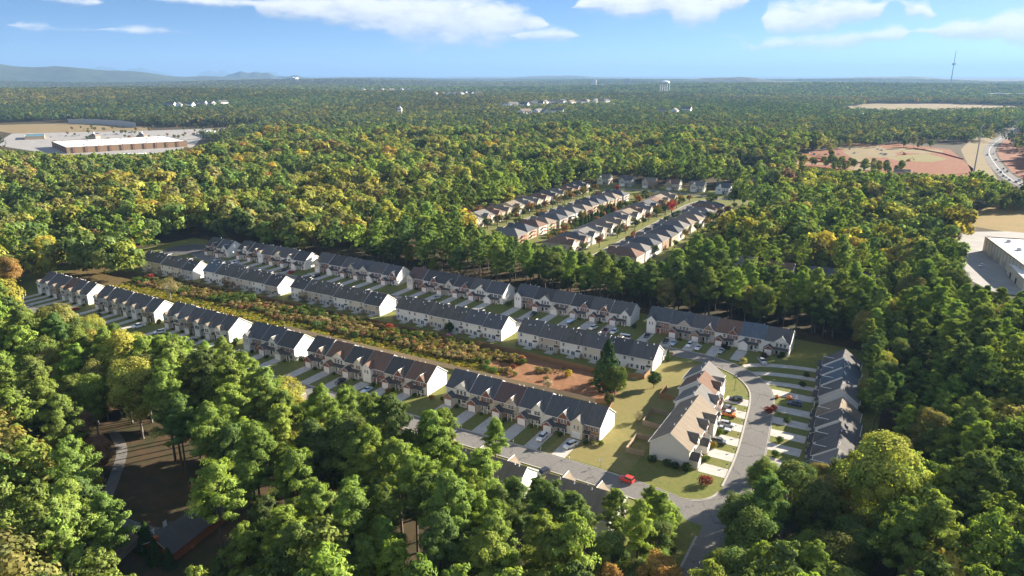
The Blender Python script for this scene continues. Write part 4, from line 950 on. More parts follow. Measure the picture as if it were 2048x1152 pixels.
# middle distance: single low-detail trees
P = grid_pts(-1900, 1300, 100, 1800, 12.6)
P = P[in_view(P, 430, 1300) & free(P)]
K, NM = species(P); SCm = rng.uniform(.72, 1.25, len(P)) * (1 + .25 * vnoise(P, 45, 17)); ok = trim(P, SCm, np.full(len(P), 22.0)); P, K, NM, SCm = P[ok], K[ok], NM[ok], SCm[ok]; TI = tints(NM, .2)
mid = [proto('mid_a%d' % k, gen_pine(50 + k, 23, 5.6, .33, 17, 15, 1.05, 2)) for k in range(3)] + [proto('mid_b%d' % k, gen_broad(60 + k, 21, 8.2, 16, 40, 1.2)) for k in range(4)]
ID = np.where(K == 0, rng.integers(0, 3, len(P)), 3 + rng.integers(0, 4, len(P)))
stand('far_woods', 'autumn-tinted woods rolling away behind the houses', np.column_stack([P, hgt(P[:, 0], P[:, 1])]), SCm, rng.uniform(0, 6.28, len(P)), ID, TI, mid)

def patch(seed, size, n, h, cr, per, ls):
    r = np.random.default_rng(seed); Q = []; Cc = []
    g = int(math.sqrt(n)) + 1; s = size / g
    pn = list(COLORS)
    for i in range(g):
        for j in range(g):
            x = (i + .5 + r.uniform(-.42, .42)) * s - size / 2; y = (j + .5 + r.uniform(-.42, .42)) * s - size / 2
            hh = h * r.uniform(.65, 1.2); rr = cr * r.uniform(.75, 1.25)
            c = np.array(COLORS[r.choice(['pine', 'pine_d', 'oak', 'green', 'olive', 'ygreen', 'yellow', 'orange', 'rust'], p=[.14, .26, .30, .12, .10, .05, .01, .01, .01])]) * r.uniform(.36, .68)  # colours darkened: the shaded sides of far crowns are painted in
            D = unit_dirs(r, per, .5); pos = np.array([x, y, hh * .62]) + D * np.array([rr, rr, hh * .38]) * r.uniform(.8, 1.05, (per, 1))
            Q.append(leaves(pos, D + r.normal(size=(per, 3)) * .3, ls, ls * .75, r)); Cc.append(np.ones((per, 3)) * c * r.uniform(.75, 1.25, (per, 1)))
    return bpy.data.objects.new('patch', leaf_mesh('patch', np.concatenate(Q), np.concatenate(Cc), LEAF_I))
def patches(name, label, lo, hi, size, protos, seed):
    P = grid_pts(-hi, hi * .75, 50, hi, size, .12); P = P[in_view(P, lo, hi, 80) & free(P)]
    tn = np.ones((len(P), 3)) * (1 + .22 * vnoise(P, size * 6, seed))[:, None] * rng.uniform(.85, 1.15, (len(P), 1)); tn[:, 0] *= 1 + .2 * vnoise(P, size * 9, seed + 1)
    stand(name, label, np.column_stack([P, hgt(P[:, 0], P[:, 1])]), rng.uniform(.95, 1.12, len(P)), rng.integers(0, 4, len(P)) * math.pi / 2 + rng.uniform(-.3, .3, len(P)), rng.integers(0, len(protos), len(P)), tn, protos)
patches('distant_woods', 'distant rolling woods fading towards the horizon', 1300, 3600, 60, [patch(80 + k, 64, 22, 19, 8.0, 40, 2.1) for k in range(6)], 21)
patches('horizon_woods', 'hazy blue woods along the horizon', 3600, 13000, 190, [patch(90 + k, 205, 100, 17, 13, 16, 5.5) for k in range(5)], 31)

# ------------------------------------------------------------------ shrubs, scrub and specimen plants
def bush_T(seed, h=1.2, cr=.9, n=420, ls=.13, lumps=5):
    r = np.random.default_rng(seed); T = Tree(); T.wood.tube((0, 0, 0), (0, 0, h * .4), .05, .03, 4, 0, cap=False)
    for k in range(lumps):
        c = np.array([*r.uniform(-.4, .4, 2) * cr, h * r.uniform(.4, .62)]); D = unit_dirs(r, n // lumps, .3)
        pos = c + D * np.array([cr * .68, cr * .68, h * .45]) * r.uniform(.75, 1.05, (n // lumps, 1)); pos[:, 2] = np.maximum(pos[:, 2], .05)
        T.put(leaves(pos, D + r.normal(size=D.shape) * .4, ls, ls * .7, r), np.ones((len(D), 3)) * r.uniform(.8, 1.2) * r.uniform(.7, 1.3, (len(D), 1)))
    return T
BUSH = [split_meshes(bush_T(200 + k), 'shrub', BARK) for k in range(3)]
BUSH_T = split_meshes(gen_cone(210, 5.0, 1.1, 1500, .16), 'column_shrub', BARK)
def shrub(x, y, s, col, label, group=None, v=0, name='shrub', sz=None, cat='shrub'):
    t = bpy.data.objects.new(name, None); COL.objects.link(t); t.location = (x, y, 0); t.rotation_euler = (0, 0, random.uniform(0, 6.28))
    t.scale = sz or (s, s, s)
    cm, tm = v if isinstance(v, tuple) else BUSH[v]
    add('trunk', tm, t); c = add('foliage', cm, t); c.color = (*np.array(col) * random.uniform(.85, 1.15), 1)
    tag(t, label, cat, group); return t

BIG = [split_meshes(gen_cone(301, 20, 6.0, 5200, .42), 'evergreen', BARK), split_meshes(gen_broad(302, 13, 5.6, 26, 190, .34, .30), 'small_tree', BARK_G), split_meshes(gen_broad(303, 9, 4.4, 20, 120, .17, .38, 0, .58), 'bare_tree', BARK_G), split_meshes(gen_broad(304, 6.5, 2.6, 14, 120, .2, .32), 'yard_tree', BARK_G)]
def special(x, y, k, s, col, label, name='tree', group=None, sz=None):
    t = bpy.data.objects.new(name, None); COL.objects.link(t); t.location = (x, y, 0); t.rotation_euler = (0, 0, random.uniform(0, 6.28)); t.scale = sz or (s, s, s)
    add('trunk', BIG[k][1], t); c = add('crown', BIG[k][0], t); c.color = (*col, 1); tag(t, label, 'tree', group); return t
special(-90, 226, 0, .92, (.045, .085, .030), 'tall dark evergreen at the bare dirt, behind the middle row', 'evergreen_tree')
special(-84, 219, 1, .88, (.105, .13, .032), 'rounded olive-green tree leaning against the tall dark evergreen', 'broadleaf_tree')
special(-74.5, 233, 1, .5, (.065, .11, .035), 'small dense green tree on the lawn beside the white gable end', 'broadleaf_tree')
special(-83, 211, 1, .36, (.10, .11, .04), 'low olive tree at the corner of the front fence', 'broadleaf_tree')
special(-325, 213, 2, 1.25, (.24, .215, .105), 'pale half-bare spreading tree in the overgrown strip', 'bare_tree')
special(-262.5, 243, 2, .62, (.26, .22, .10), 'small pale yellow tree against a grey townhouse back', 'bare_tree')
special(-318, 241, 2, .62, (.26, .19, .11), 'small tan half-bare tree behind the blue-roofed row', 'bare_tree')
special(-311, 240, 2, .5, (.28, .17, .09), 'small orange-tan tree behind the blue-roofed row', 'bare_tree')
special(-172, 242.5, 1, .42, (.05, .09, .03), 'small dark green tree against the white townhouse back', 'broadleaf_tree')
special(-70, 205, 2, .4, (.25, .22, .15), 'little pale bare shrub-tree inside the rear fenced yards', 'bare_tree')
special(-88.8, 222, 1, .42, (.12, .10, .03), 'low bronze tree at the foot of the evergreen', 'broadleaf_tree')
for x, y, s, c, lab in ((-118, 225, 1.8, (.16, .15, .06), 'olive bush standing in the bare dirt by the fence'), (-115, 226, 1.6, (.20, .18, .08), 'pale bush in the bare dirt, twin of the olive one'), (-106.4, 227, 2.0, (.33, .25, .03), 'golden yellow bush alone in the bare dirt'), (-111.6, 219, 1.4, (.14, .12, .06), 'brownish bush in the middle of the bare dirt'), (-124, 217, 1.3, (.13, .17, .06), 'grey-green bush near the left of the bare dirt'), (-133, 215.5, 2.0, (.10, .16, .04), 'spiky green bush at the front fence beside the scrub'), (-137, 217, 1.8, (.11, .17, .05), 'leafy green bush left of the spiky one'), (-108.7, 214.5, 2.1, (.36, .30, .24), 'pale leafless brush pile in the bare dirt by the front fence'), (-128, 223, 1.5, (.17, .07, .05), 'reddish weed clump at the left of the bare dirt')):
    shrub(x, y, s, c, lab, v=random.randrange(3))

# overgrown strip
def scrub():
    srcs = [proto('scrub_%d' % k, bush_T(230 + k, 2.0, 1.35, 260, .24, 5)) for k in range(4)] + [proto('scrub_%d' % (4 + k), bush_T(240 + k, .9, 1.2, 200, .2, 6)) for k in range(2)]
    P = grid_pts(-372, -126, 211.5, 235.5, 1.55); ed = -132 + 8 * np.sin(P[:, 1] * .5); P = P[P[:, 0] < ed]
    v = vnoise(P, 9, 41); yy = (P[:, 1] - 211) / 25
    front = yy < .34 + .12 * v
    n = len(P); names = np.where(front, np.where(rng.uniform(0, 1, n) < .6, 'weed', 'wgreen'), np.where(v + rng.normal(size=n) * .35 > .35, 'green', np.where(rng.uniform(0, 1, n) < .42, 'olive', np.where(rng.uniform(0, 1, n) < .55, 'tan', np.where(rng.uniform(0, 1, n) < .75, 'brown', 'russet')))))
    ct = dict(weed=(.30, .25, .045), wgreen=(.19, .21, .04), green=(.09, .125, .03), olive=(.17, .15, .045), brown=(.21, .15, .075), russet=(.25, .12, .07), tan=(.30, .235, .12))
    T = np.array([ct[q] for q in names]) * rng.uniform(.7, 1.35, (n, 1)) * rng.uniform(.9, 1.1, (n, 3))
    sc = np.where(front, rng.uniform(.45, .9, n), rng.uniform(.4, 1.15, n) * (1 + .35 * np.maximum(v, 0)))
    stand('scrub', 'tangled autumn brambles and weeds filling the strip between the fences', np.column_stack([P, np.zeros(n)]), sc, rng.uniform(0, 6.28, n), np.where(front, 4 + rng.integers(0, 2, n), rng.integers(0, 4, n)), T, srcs, 'scrub')
    P2 = grid_pts(-150, -86, 211.5, 235, 1.6); P2 = P2[(vnoise(P2, 6, 77) > .55) & (P2[:, 0] > -135)]; n = len(P2)
    stand('weeds', 'sparse dry weeds on the bare dirt', np.column_stack([P2, np.zeros(n)]), rng.uniform(.2, .5, n), rng.uniform(0, 6.28, n), 4 + rng.integers(0, 2, n) * 0 + rng.integers(0, 2, n), np.array([(.2, .15, .06)]) * rng.uniform(.6, 1.3, (n, 1)), [bpy.data.objects.new('weed_%d' % k, o.data) for k, o in enumerate(srcs)], 'weeds')
scrub()
for x, y, s, c, lab in ((-198, 232.5, 2.6, (.36, .10, .05), 'bright red-orange sumac bush below the streaked roof row'), (-366, 230, 2.8, (.30, .07, .06), 'pinkish red bush at the left end of the overgrown strip'), (-205, 217.5, 2.6, (.06, .10, .035), 'dark green bush rising from the yellow weeds'), (-228, 218, 2.9, (.07, .11, .04), 'big dark green bush above the slate-roofed front row'), (-213, 219, 2.2, (.14, .20, .05), 'light green bush among the yellow weeds')):
    shrub(x, y, s, c, lab, v=random.randrange(3))

# foundation planting along the fronts
GREEN = (.06, .10, .028)
def plant_row(x0, w, n, y, row):
    for k in range(n):
        if random.random() < .8:
            shrub(x0 + k * w + random.uniform(5.8, 7.2), y - random.uniform(1.2, 2.6), random.uniform(.7, 1.1), GREEN, 'clipped green shrub among driveways of ' + row, 'clipped shrubs between driveways of ' + row, random.randrange(3))
for x0, w, n, y, row in ((-394.3, 7.1, 6, 185.5, 'the far left front row'), (-343.5, 7.5, 6, 185.5, 'the second front row'), (-289.4, 7.0, 6, 185.5, 'the third front row'), (-236, 9.45, 3, 184.5, 'the short slate-roofed row'), (-200.5, 9.7, 6, 185, 'the brown-roofed front row'), (-133.8, 9.67, 6, 185, 'the nearest front row'),
                         (-364.3, 9.58, 6, 287.5, 'the back row by the red car'), (-299.5, 9.95, 6, 289.5, 'the charcoal-roofed back row'), (-232.4, 9.9, 6, 290, 'the maroon-roofed back row'), (-166.3, 10.05, 6, 290.5, 'the covered boat row'), (-97.4, 10.07, 6, 288, 'the back row at the bend')):
    plant_row(x0, w, n, y, row)
for k, (x, y, s, c, lab) in enumerate(((-74.5, 184.3, 1.3, (.09, .13, .03), 'bright green clipped shrub at the corner of the nearest front row'), (-77, 183.4, 1.1, (.11, .12, .05), 'pale variegated shrub by the last front porch'), (-139.5, 184.5, 1.3, (.22, .11, .04), 'rusty shrub at the brown-roofed row corner'), (-135, 186, 1.6, GREEN, 'dark clipped shrub at the left corner of the nearest front row'), (-205.5, 187, 1.7, GREEN, 'round clipped shrub between the slate and brown front rows'), (-245, 187.5, 1.8, GREEN, 'round dark shrub beside the third front row'), (-243, 185, 1.4, GREEN, 'low hedge shrub before the third front row gable'), (-296, 186.5, 1.7, GREEN, 'round dark shrub beside the second front row'), (-156, 181, 1.5, (.24, .17, .03), 'golden shrub in a white-edged bed on a front driveway'),
        (-40.6, 178.8, 2.2, (.22, .06, .06), 'burgundy japanese-maple-like shrub on the corner lawn'), (-47.3, 183.0, 1.9, GREEN, 'ball-clipped shrub at the near corner of the brown-roofed side row'), (-50.5, 182.9, 1.6, (.05, .085, .025), 'dark hedge shrub under the shaded gable end'), (-53, 182.9, 1.6, (.05, .085, .025), 'second dark hedge shrub under the shaded gable end'), (-57.5, 182.9, 1.6, (.05, .085, .025), 'dark hedge shrub beside the small fenced yard'), (-44.3, 190.5, 1.3, (.09, .13, .03), 'round shrub by the first side-row driveway'), (-43.6, 192, 1.1, (.09, .13, .03), 'lower round shrub by the first side-row driveway'), (-44.3, 200, 1.6, (.22, .17, .03), 'golden-green shrub beside the grey parked car'), (-44.6, 210, 1.5, (.10, .15, .03), 'bright green shrub between side-row driveways'), (-45.5, 219.4, 1.4, (.10, .15, .03), 'bright green clipped hedge near the orange pickup'),
        (-34, 233.4, 1.7, (.17, .04, .04), 'dark red round shrub at the kerb of the curved street'), (-33, 236, 1.6, (.17, .04, .04), 'second dark red round shrub at the kerb'), (-51.5, 272.6, 2.1, (.21, .20, .09), 'pale feathery ornamental grass clump at the bend'), (-79, 265.8, 1.5, (.09, .045, .035), 'low purple-brown shrub on the bend lawn'), (-27.5, 229, 1.5, GREEN, 'green shrub before the dark shaded side row'), (-27.5, 262, 1.5, GREEN, 'green shrub before the dappled side row'), (-27.5, 272, 1.5, GREEN, 'green shrub at the far end of the dappled row'), (-26.8, 214, 1.6, GREEN, 'green shrub beside a shaded driveway'), (-26.5, 204, 1.6, GREEN, 'green shrub at the near shaded driveway'),
        (-45.5, 283.5, 1.7, (.07, .04, .035), 'dark purple shrub before the blue-grey roofed unit'), (-62, 285, 1.7, (.06, .035, .03), 'dark purple small tree at the brown-roofed unit'), (-169.5, 290, 2.0, GREEN, 'big hedge shrub at the end of the maroon-roofed row'), (-103.5, 290, 1.6, GREEN, 'round shrub at the end of the covered boat row'), (-39, 288, 1.9, GREEN, 'dark hedge at the end of the back row at the bend'))):
    shrub(x, y, s, c, lab, v=k % 3)
shrub(-78.2, 260.5, 1.0, (.05, .10, .03), 'narrow upright evergreen at the white gable by the bend', v=BUSH_T, name='column_shrub')

# ------------------------------------------------------------------ fences
def fence(pts, h, m, label, step=2.4, gate=None):
    f = bpy.data.objects.new('fence', None); COL.objects.link(f); f.location = (*pts[0], 0); tag(f, label, 'fence')
    base = MB(); npk = 14
    for k in range(npk):
        x = k * step / npk; hh = h * (1 + .015 * ((k * 7) % 3 - 1)); base.box(x + .008, x + step / npk - .008, -.015 + .006 * (k % 2), .015 + .006 * (k % 2), .05, hh)
    base.box(0, step, .03, .09, .4, .5); base.box(0, step, .03, .09, h - .45, h - .35); base.box(-.05, .05, .0301, .13, 0, h + .06)
    me = base.mesh('fence_panel', [m])
    for (x0, y0), (x1, y1) in zip(pts[:-1], pts[1:]):
        L_ = math.hypot(x1 - x0, y1 - y0); n = max(1, round(L_ / step)); an = math.atan2(y1 - y0, x1 - x0)
        for k in range(n):
            add('panel', me, f, (x0 + (x1 - x0) * k / n - pts[0][0], y0 + (y1 - y0) * k / n - pts[0][1], 0), an, (L_ / n / step, 1, 1))
fence([(-345, 235.5), (-280, 236.2), (-214, 236.5), (-150, 237), (-130.5, 236.4), (-95, 235.4)], 1.9, M['wood'], 'long brown wooden fence behind the middle townhouse rows')
fence([(-240, 210), (-160, 210), (-88, 210.6)], 1.9, M['wood_grey'], 'long grey-brown wooden fence behind the front townhouse rows')
fence([(-88, 210.6), (-82.5, 214), (-80.5, 203), (-79.4, 197)], 1.8, M['wood'], 'short reddish wooden fence at the corner by the bronze tree')
fence([(-60.6, 184.5), (-66.3, 184.0), (-66.6, 194.0), (-60.6, 194.4)], 1.9, M['wood_grey'], 'weathered fence enclosing the small yard at the near gable')
fence([(-60.6, 203.0), (-68, 203.4), (-68.4, 213.4), (-62.6, 213.8)], 1.9, M['wood_grey'], 'weathered fence enclosing the second rear yard of the side row')
fence([(-64.6, 226), (-70, 226.3), (-70.2, 236)], 1.9, M['wood'], 'low sunlit wooden fence corner behind the far side units')
fence([(-92.5, 235.5), (-80.2, 238.8), (-80.2, 245)], 1.8, M['wood'], 'short wooden fence beside the evergreen and the white gable')

# ------------------------------------------------------------------ cars
CARM = {}
def car_meshes(kind, paint, roofp=None):
    key = (kind, paint)
    if key in CARM: return CARM[key]
    P = dict(sedan=dict(L=4.7, W=1.82, H=1.45, hood=.86, bel=.92, c0=-.45, c1=1.55, r0=.15, r1=1.15, f=-1.0), suv=dict(L=4.75, W=1.9, H=1.74, hood=1.05, bel=1.08, c0=-1.15, c1=2.25, r0=-.45, r1=1.95, f=0), pickup=dict(L=5.7, W=1.98, H=1.85, hood=1.12, bel=1.14, c0=-1.35, c1=1.0, r0=-.7, r1=.75, f=0), van=dict(L=5.9, W=2.0, H=2.45, hood=1.2, bel=1.3, c0=-2.3, c1=2.88, r0=-1.55, r1=2.8, f=0), jeep=dict(L=4.2, W=1.85, H=1.85, hood=1.12, bel=1.14, c0=-.55, c1=1.95, r0=-.3, r1=1.85, f=0))[kind]
    L_, W2, H = P['L'] / 2, P['W'] / 2, P['H']; g = .28
    # profile along the length: front at -L
    low = [(-L_, .42), (-L_ + .08, P['hood'] * .78), (-L_ + .35, P['hood'] * .93), (P['c0'], P['hood']), (P['c0'] + .02, P['bel']), (P['c1'], P['bel'])]
    if kind == 'pickup': low += [(1.05, P['bel'])]
    tail = {'sedan': [(L_ - .15, .95), (L_, .8)], 'pickup': [(L_ - .03, P['bel']), (L_, .9)]}.get(kind, [(L_ - .04, P['bel']), (L_, .75)])
    low += tail + [(L_ - .03, .32), (L_ - .6, g), (-L_ + .6, g), (-L_ + .02, .32)]
    b = MB()
    secs = [(-W2, .97), (-W2 * .97, 1.0), (W2 * .97, 1.0), (W2, .97)]
    rings = [[(x, s[0], g + (z - g) * s[1]) for x, z in low] for s in ((-W2, .93), (-W2 * .93, 1.0), (W2 * .93, 1.0), (W2, .93))]
    n = len(low)
    for a_, c_ in zip(rings[:-1], rings[1:]):
        for k in range(n): b.poly([a_[k], a_[(k + 1) % n], c_[(k + 1) % n], c_[k]])
    b.poly(rings[0]); b.poly(rings[-1][::-1])
    if kind == 'pickup': b.box(1.15, L_ - .12, -W2 + .16, W2 - .16, P['bel'] - .02, P['bel'] + .006, 1)
    body = b.mesh('body', [M['c_' + paint], M['black']])
    c = MB(); wb, wt = W2 * .93, W2 * .76
    lo = [(P['c0'], -wb), (P['c1'], -wb), (P['c1'], wb), (P['c0'], wb)]; hi = [(P['r0'], -wt), (P['r1'], -wt), (P['r1'], wt), (P['r0'], wt)]
    for k in range(4):
        j = (k + 1) % 4; c.poly([(*lo[k], P['bel'] - .01), (*lo[j], P['bel'] - .01), (*hi[j], H - .06), (*hi[k], H - .06)])
    glass = c.mesh('glasshouse', [M['cglass']])
    r = MB(); r.box(P['r0'] - .03, P['r1'] + .03, -wt - .03, wt + .03, H - .06, H)
    for px in ((P['r0'] + P['r1']) / 2,):
        for s in (-1, 1): r.tube((px, s * wb * 1.005, P['bel']), (px, s * wt * 1.01, H - .05), .05, .05, 4)
    if kind in ('suv',): 
        for s in (-1, 1): r.box(P['r0'] + .2, P['r1'] - .1, s * wt - .03, s * wt + .03, H, H + .06, 1)
    roof = r.mesh('roof', [M['c_' + (roofp or paint)], M['black']])
    wr = .36 if kind in ('suv', 'pickup', 'jeep', 'van') else .32
    wm = MB(); wm.tube((0, -.11, 0), (0, .11, 0), wr, wr, 12, 0); wm.tube((0, -.12, 0), (0, .12, 0), wr * .6, wr * .6, 10, 1)
    wheel = wm.mesh('wheel', [M['tyre'], M['rim']])
    hl = MB(); hl.box(-.03, .06, -.2, .2, -.09, .09); hlm = hl.mesh('headlight', [M['lamp_lens']]); tlm = hl.mesh('tail_light', [M['lamp_red']])
    CARM[key] = (P, body, glass, roof, wheel, wr, hlm, tlm); return CARM[key]
def car(x, y, ang, kind, paint, label, group=None, roofp=None, name=None, z=.07, parts=True):
    P, body, glass, roof, wheel, wr, hl, tl = car_meshes(kind, paint, roofp)
    c = bpy.data.objects.new(name or dict(sedan='car', suv='suv', pickup='pickup_truck', van='van', jeep='jeep')[kind], None); COL.objects.link(c); c.location = (x, y, z); c.rotation_euler = (0, 0, R(ang))
    tag(c, label, {'pickup': 'pickup', 'van': 'van'}.get(kind, 'car'), group)
    add('body', body, c); add('window_glass', glass, c); add('roof', roof, c)
    if parts:
        for sx in (-1, 1):
            for sy in (-1, 1): add('wheel', wheel, c, (sx * P['L'] * .305, sy * (P['W'] / 2 - .1), wr))
        for sy in (-1, 1):
            add('headlight', hl, c, (-P['L'] / 2 + .03, sy * P['W'] * .34, .72)); add('tail_light', tl, c, (P['L'] / 2 - .04, sy * P['W'] * .38, .85))
    return c
GP = 'cars parked on the townhouse driveways'
for a in [(-349.2, 178, -90, 'sedan', 'red', 'bright red car on the far left front driveway'), (-331.6, 178, 90, 'sedan', 'dark', 'dark car half hidden by trees near the red car'), (-299.3, 178.6, 80, 'pickup', 'white', 'white pickup before the second front row'), (-283.9, 178.5, 65, 'suv', 'white', 'white suv parked askew between two front rows'), (-268.3, 176.5, 80, 'suv', 'white', 'white suv with black wheels before the third front row'), (-260.6, 177.5, 90, 'suv', 'black', 'black suv beside the white suv at the third front row'), (-233.5, 178, 70, 'suv', 'dark', 'dark suv at the short slate-roofed row'), (-163.7, 178, 90, 'sedan', 'paleblue', 'pale car glimpsed above the pines at the brown-roofed row'), (-177.5, 179, 90, 'sedan', 'black', 'black car before the brown-roofed row'), (-92.3, 178.8, 90, 'suv', 'white', 'white suv on a concrete driveway of the nearest front row'), (-82.4, 178.6, 70, 'suv', 'white', 'white crossover at the last unit of the nearest front row'), (-108.8, 179.4, 90, 'sedan', 'dark', 'dark car on the third driveway of the nearest front row'), (-82.3, 160.0, 75, 'suv', 'dark', 'dark suv beside the sunlit white wall behind the pines'), (-60.1, 169.0, -8, 'jeep', 'jeep', 'red open jeep on the shaded street corner'),
          (-45.8, 236.9, 5, 'suv', 'dark', 'dark suv at the far side-row driveway'), (-46.6, 228.4, 184, 'pickup', 'grey', 'dark grey pickup behind the orange one'), (-45.4, 224.2, 182, 'pickup', 'orange', 'orange and white pickup on the side-row driveway', 'white'), (-43.9, 216.6, 184, 'suv', 'silver', 'silver suv beside a silver sedan at the side row'), (-44.2, 212.9, 184, 'sedan', 'silver', 'silver sedan on the side-row driveway'), (-43.2, 204.0, 184, 'suv', 'grey', 'dark silver suv nearest the shaded gable'), (-27.2, 243.7, 0, 'suv', 'blue', 'dark blue suv on the shaded right driveway'),
          (-355.4, 278.4, 90, 'suv', 'white', 'white suv near the turning circle'), (-370.8, 277.5, 90, 'sedan', 'silver', 'silver car at the two-unit row'), (-309.6, 280, -85, 'sedan', 'red', 'red car on the back street'), (-316.2, 280, 90, 'sedan', 'black', 'black car beside the red car on the back street'), (-290.3, 280.5, 60, 'suv', 'black', 'black suv before the charcoal-roofed back row'), (-295.5, 279, 60, 'sedan', 'silver', 'silver car beside the black suv on the back street'), (-207.5, 281.3, 75, 'sedan', 'silver', 'silver car before the maroon-roofed row'), (-152.1, 284, 90, 'sedan', 'dark', 'dark car at the left end of the covered boat row'), (-119.3, 280, 80, 'suv', 'white', 'white suv parked in front of the covered boat row'), (-113.4, 279.5, 90, 'sedan', 'maroon', 'dark red car squeezed beside white suvs'), (-109.2, 280, 88, 'suv', 'white', 'white suv right of the dark red car'), (-102.5, 274.5, 5, 'van', 'white', 'white passenger van parked along the back street'), (-94.8, 282.5, 90, 'sedan', 'dark', 'dark car at the first unit by the bend'), (-85.6, 280, 90, 'sedan', 'black', 'black car beside the blue-white sedan'), (-82.0, 279.5, 90, 'sedan', 'paleblue', 'pale blue sedan at the bend row'), (-75.4, 281, 88, 'suv', 'white', 'white suv with dark windscreen at the bend row'), (-71.4, 279.6, 88, 'sedan', 'white', 'white car right beside a white suv at the bend row'), (-62.0, 280.5, 88, 'sedan', 'silver', 'silver sedan alone on its driveway at the bend'), (-45.0, 277.6, 120, 'pickup', 'silver', 'silver pickup on the last driveway at the bend')]:
    car(a[0], a[1], a[2], a[3], a[4], a[5], GP, a[6] if len(a) > 6 else None)
def covered_boat():
    r = bpy.data.objects.new('covered_boat', None); COL.objects.link(r); r.location = (-132.1, 282.6, .07); r.rotation_euler = (0, 0, R(85)); tag(r, 'pale blue covered boat on a trailer in a driveway', 'boat')
    mb = MB(); secs = [(-2.9, .15, .9), (-2.2, .8, 1.05), (-.8, 1.15, 1.35), (1.0, 1.2, 1.45), (2.4, 1.1, 1.15), (2.7, 1.0, 1.0)]
    rings = [[(x, -w, .75), (x, -w * .9, h * .85), (x, 0, h), (x, w * .9, h * .85), (x, w, .75), (x, w * .5, .45), (x, -w * .5, .45)] for x, w, h in secs]
    for a, b in zip(rings[:-1], rings[1:]):
        for k in range(7): mb.poly([a[k], a[(k + 1) % 7], b[(k + 1) % 7], b[k]])
    mb.poly(rings[0]); mb.poly(rings[-1][::-1]); add('cover', mb.mesh('cover', [M['c_paleblue']], True), r)
    t = MB(); t.box(-2.6, 2.6, -.5, -.4, .3, .42); t.box(-2.6, 2.6, .4, .5, .3, .42); t.box(-4, -2.5, -.05, .05, .32, .42); add('trailer', t.mesh('trailer', [M['steel']]), r)
    w = MB(); w.tube((0, -.1, 0), (0, .1, 0), .3, .3, 10); wm = w.mesh('wheel', [M['tyre']])
    for s in (-1, 1): add('wheel', wm, r, (.8, s * .85, .3))
covered_boat()

# ------------------------------------------------------------------ small street things
def lamp_post(x, y, label):
    r = bpy.data.objects.new('street_lamp', None); COL.objects.link(r); r.location = (x, y, 0); tag(r, label, 'lamp')
    mb = MB(); mb.tube((0, 0, 0), (0, 0, .6), .12, .10, 8); mb.tube((0, 0, .6), (0, 0, 5.2), .06, .05, 8); add('post', mb.mesh('post', [M['black']]), r)
    mb = MB(); mb.tube((0, 0, 5.2), (0, 0, 5.75), .14, .24, 8); add('lantern', mb.mesh('lantern', [M['lamp_lens']]), r)
    mb = MB(); mb.tube((0, 0, 5.75), (0, 0, 6.0), .30, .04, 8); add('cap', mb.mesh('cap', [M['black']]), r)
lamp_post(-48.3, 245.9, 'black lantern post on the lawn inside the bend')
def sign(x, y, label, rz=0):
    r = bpy.data.objects.new('street_sign', None); COL.objects.link(r); r.location = (x, y, 0); r.rotation_euler = (0, 0, rz); tag(r, label, 'sign')
    mb = MB(); mb.tube((0, 0, 0), (0, 0, 2.6), .04, .04, 6); add('post', mb.mesh('post', [M['black']]), r)
    mb = MB(); mb.box(-.28, .28, -.07, -.045, 1.9, 2.6); add('panel', mb.mesh('panel', [M['white_paint']]), r)
sign(-69.6, 172.6, 'small white sign on a thin post at the front street lawn', R(20))
sign(-57.0, 262.0, 'small white sign on the lawn tip inside the bend', R(40))
def mailbox(x, y, rz, label):
    r = bpy.data.objects.new('mailbox', None); COL.objects.link(r); r.location = (x, y, 0); r.rotation_euler = (0, 0, rz); tag(r, label, 'mailbox', 'kerbside mailboxes')
    mb = MB(); mb.box(-.05, .05, -.05, .05, 0, 1.0); add('post', mb.mesh('post', [M['white_paint']]), r)
    mb = MB(); mb.prism([(-.11, 1.0), (.11, 1.0), (.11, 1.18), (.06, 1.27), (-.06, 1.27), (-.11, 1.18)], -.25, .25); add('box', mb.mesh('box', [M['black']]), r)
for k in range(0, 6):
    y = 189.5 + k * 10; xr = float(np.interp(y, [180, 200, 222, 240, 251], [-36.8, -37.5, -39.8, -42.1, -45])); mailbox(xr - .4, y + 1, R(90), 'mailbox at the kerb before the brown-roofed side row')
for k in range(6): mailbox(-128 + k * 9.67, 172.2, 0, 'mailbox at the kerb before the nearest front row')
for k in range(6): mailbox(-92 + k * 10, 275.6 if k < 3 else 274.8, 0, 'mailbox at the kerb before the back row at the bend')
def pumpkin(x, y, s, label):
    r = bpy.data.objects.new('inflatable_pumpkin', None); COL.objects.link(r); r.location = (x, y, 0); r.scale = (s, s, s); tag(r, label, 'decoration')
    mb = MB(); n, m_ = 20, 9; V = []
    for j in range(m_ + 1):
        ph = math.pi * j / m_
        for k in range(n):
            an = 2 * math.pi * k / n; rr = math.sin(ph) * (1 + .09 * math.cos(an * 8)); V.append((rr * math.cos(an), rr * math.sin(an), .85 - .85 * math.cos(ph)))
    for j in range(m_):
        for k in range(n): mb.poly([V[j * n + k], V[j * n + (k + 1) % n], V[(j + 1) * n + (k + 1) % n], V[(j + 1) * n + k]])
    add('body', mb.mesh('body', [M['c_orange']], True), r)
    mb = MB(); mb.tube((0, 0, 1.6), (.1, 0, 2.1), .16, .1, 6); add('stem', mb.mesh('stem', [M['c_green']]), r)
pumpkin(-33.6, 246.6, .75, 'orange inflatable pumpkin nearest the kerb on the shaded right lawn')
pumpkin(-29.8, 247.6, .95, 'larger orange inflatable pumpkin in the middle of the shaded right lawn')
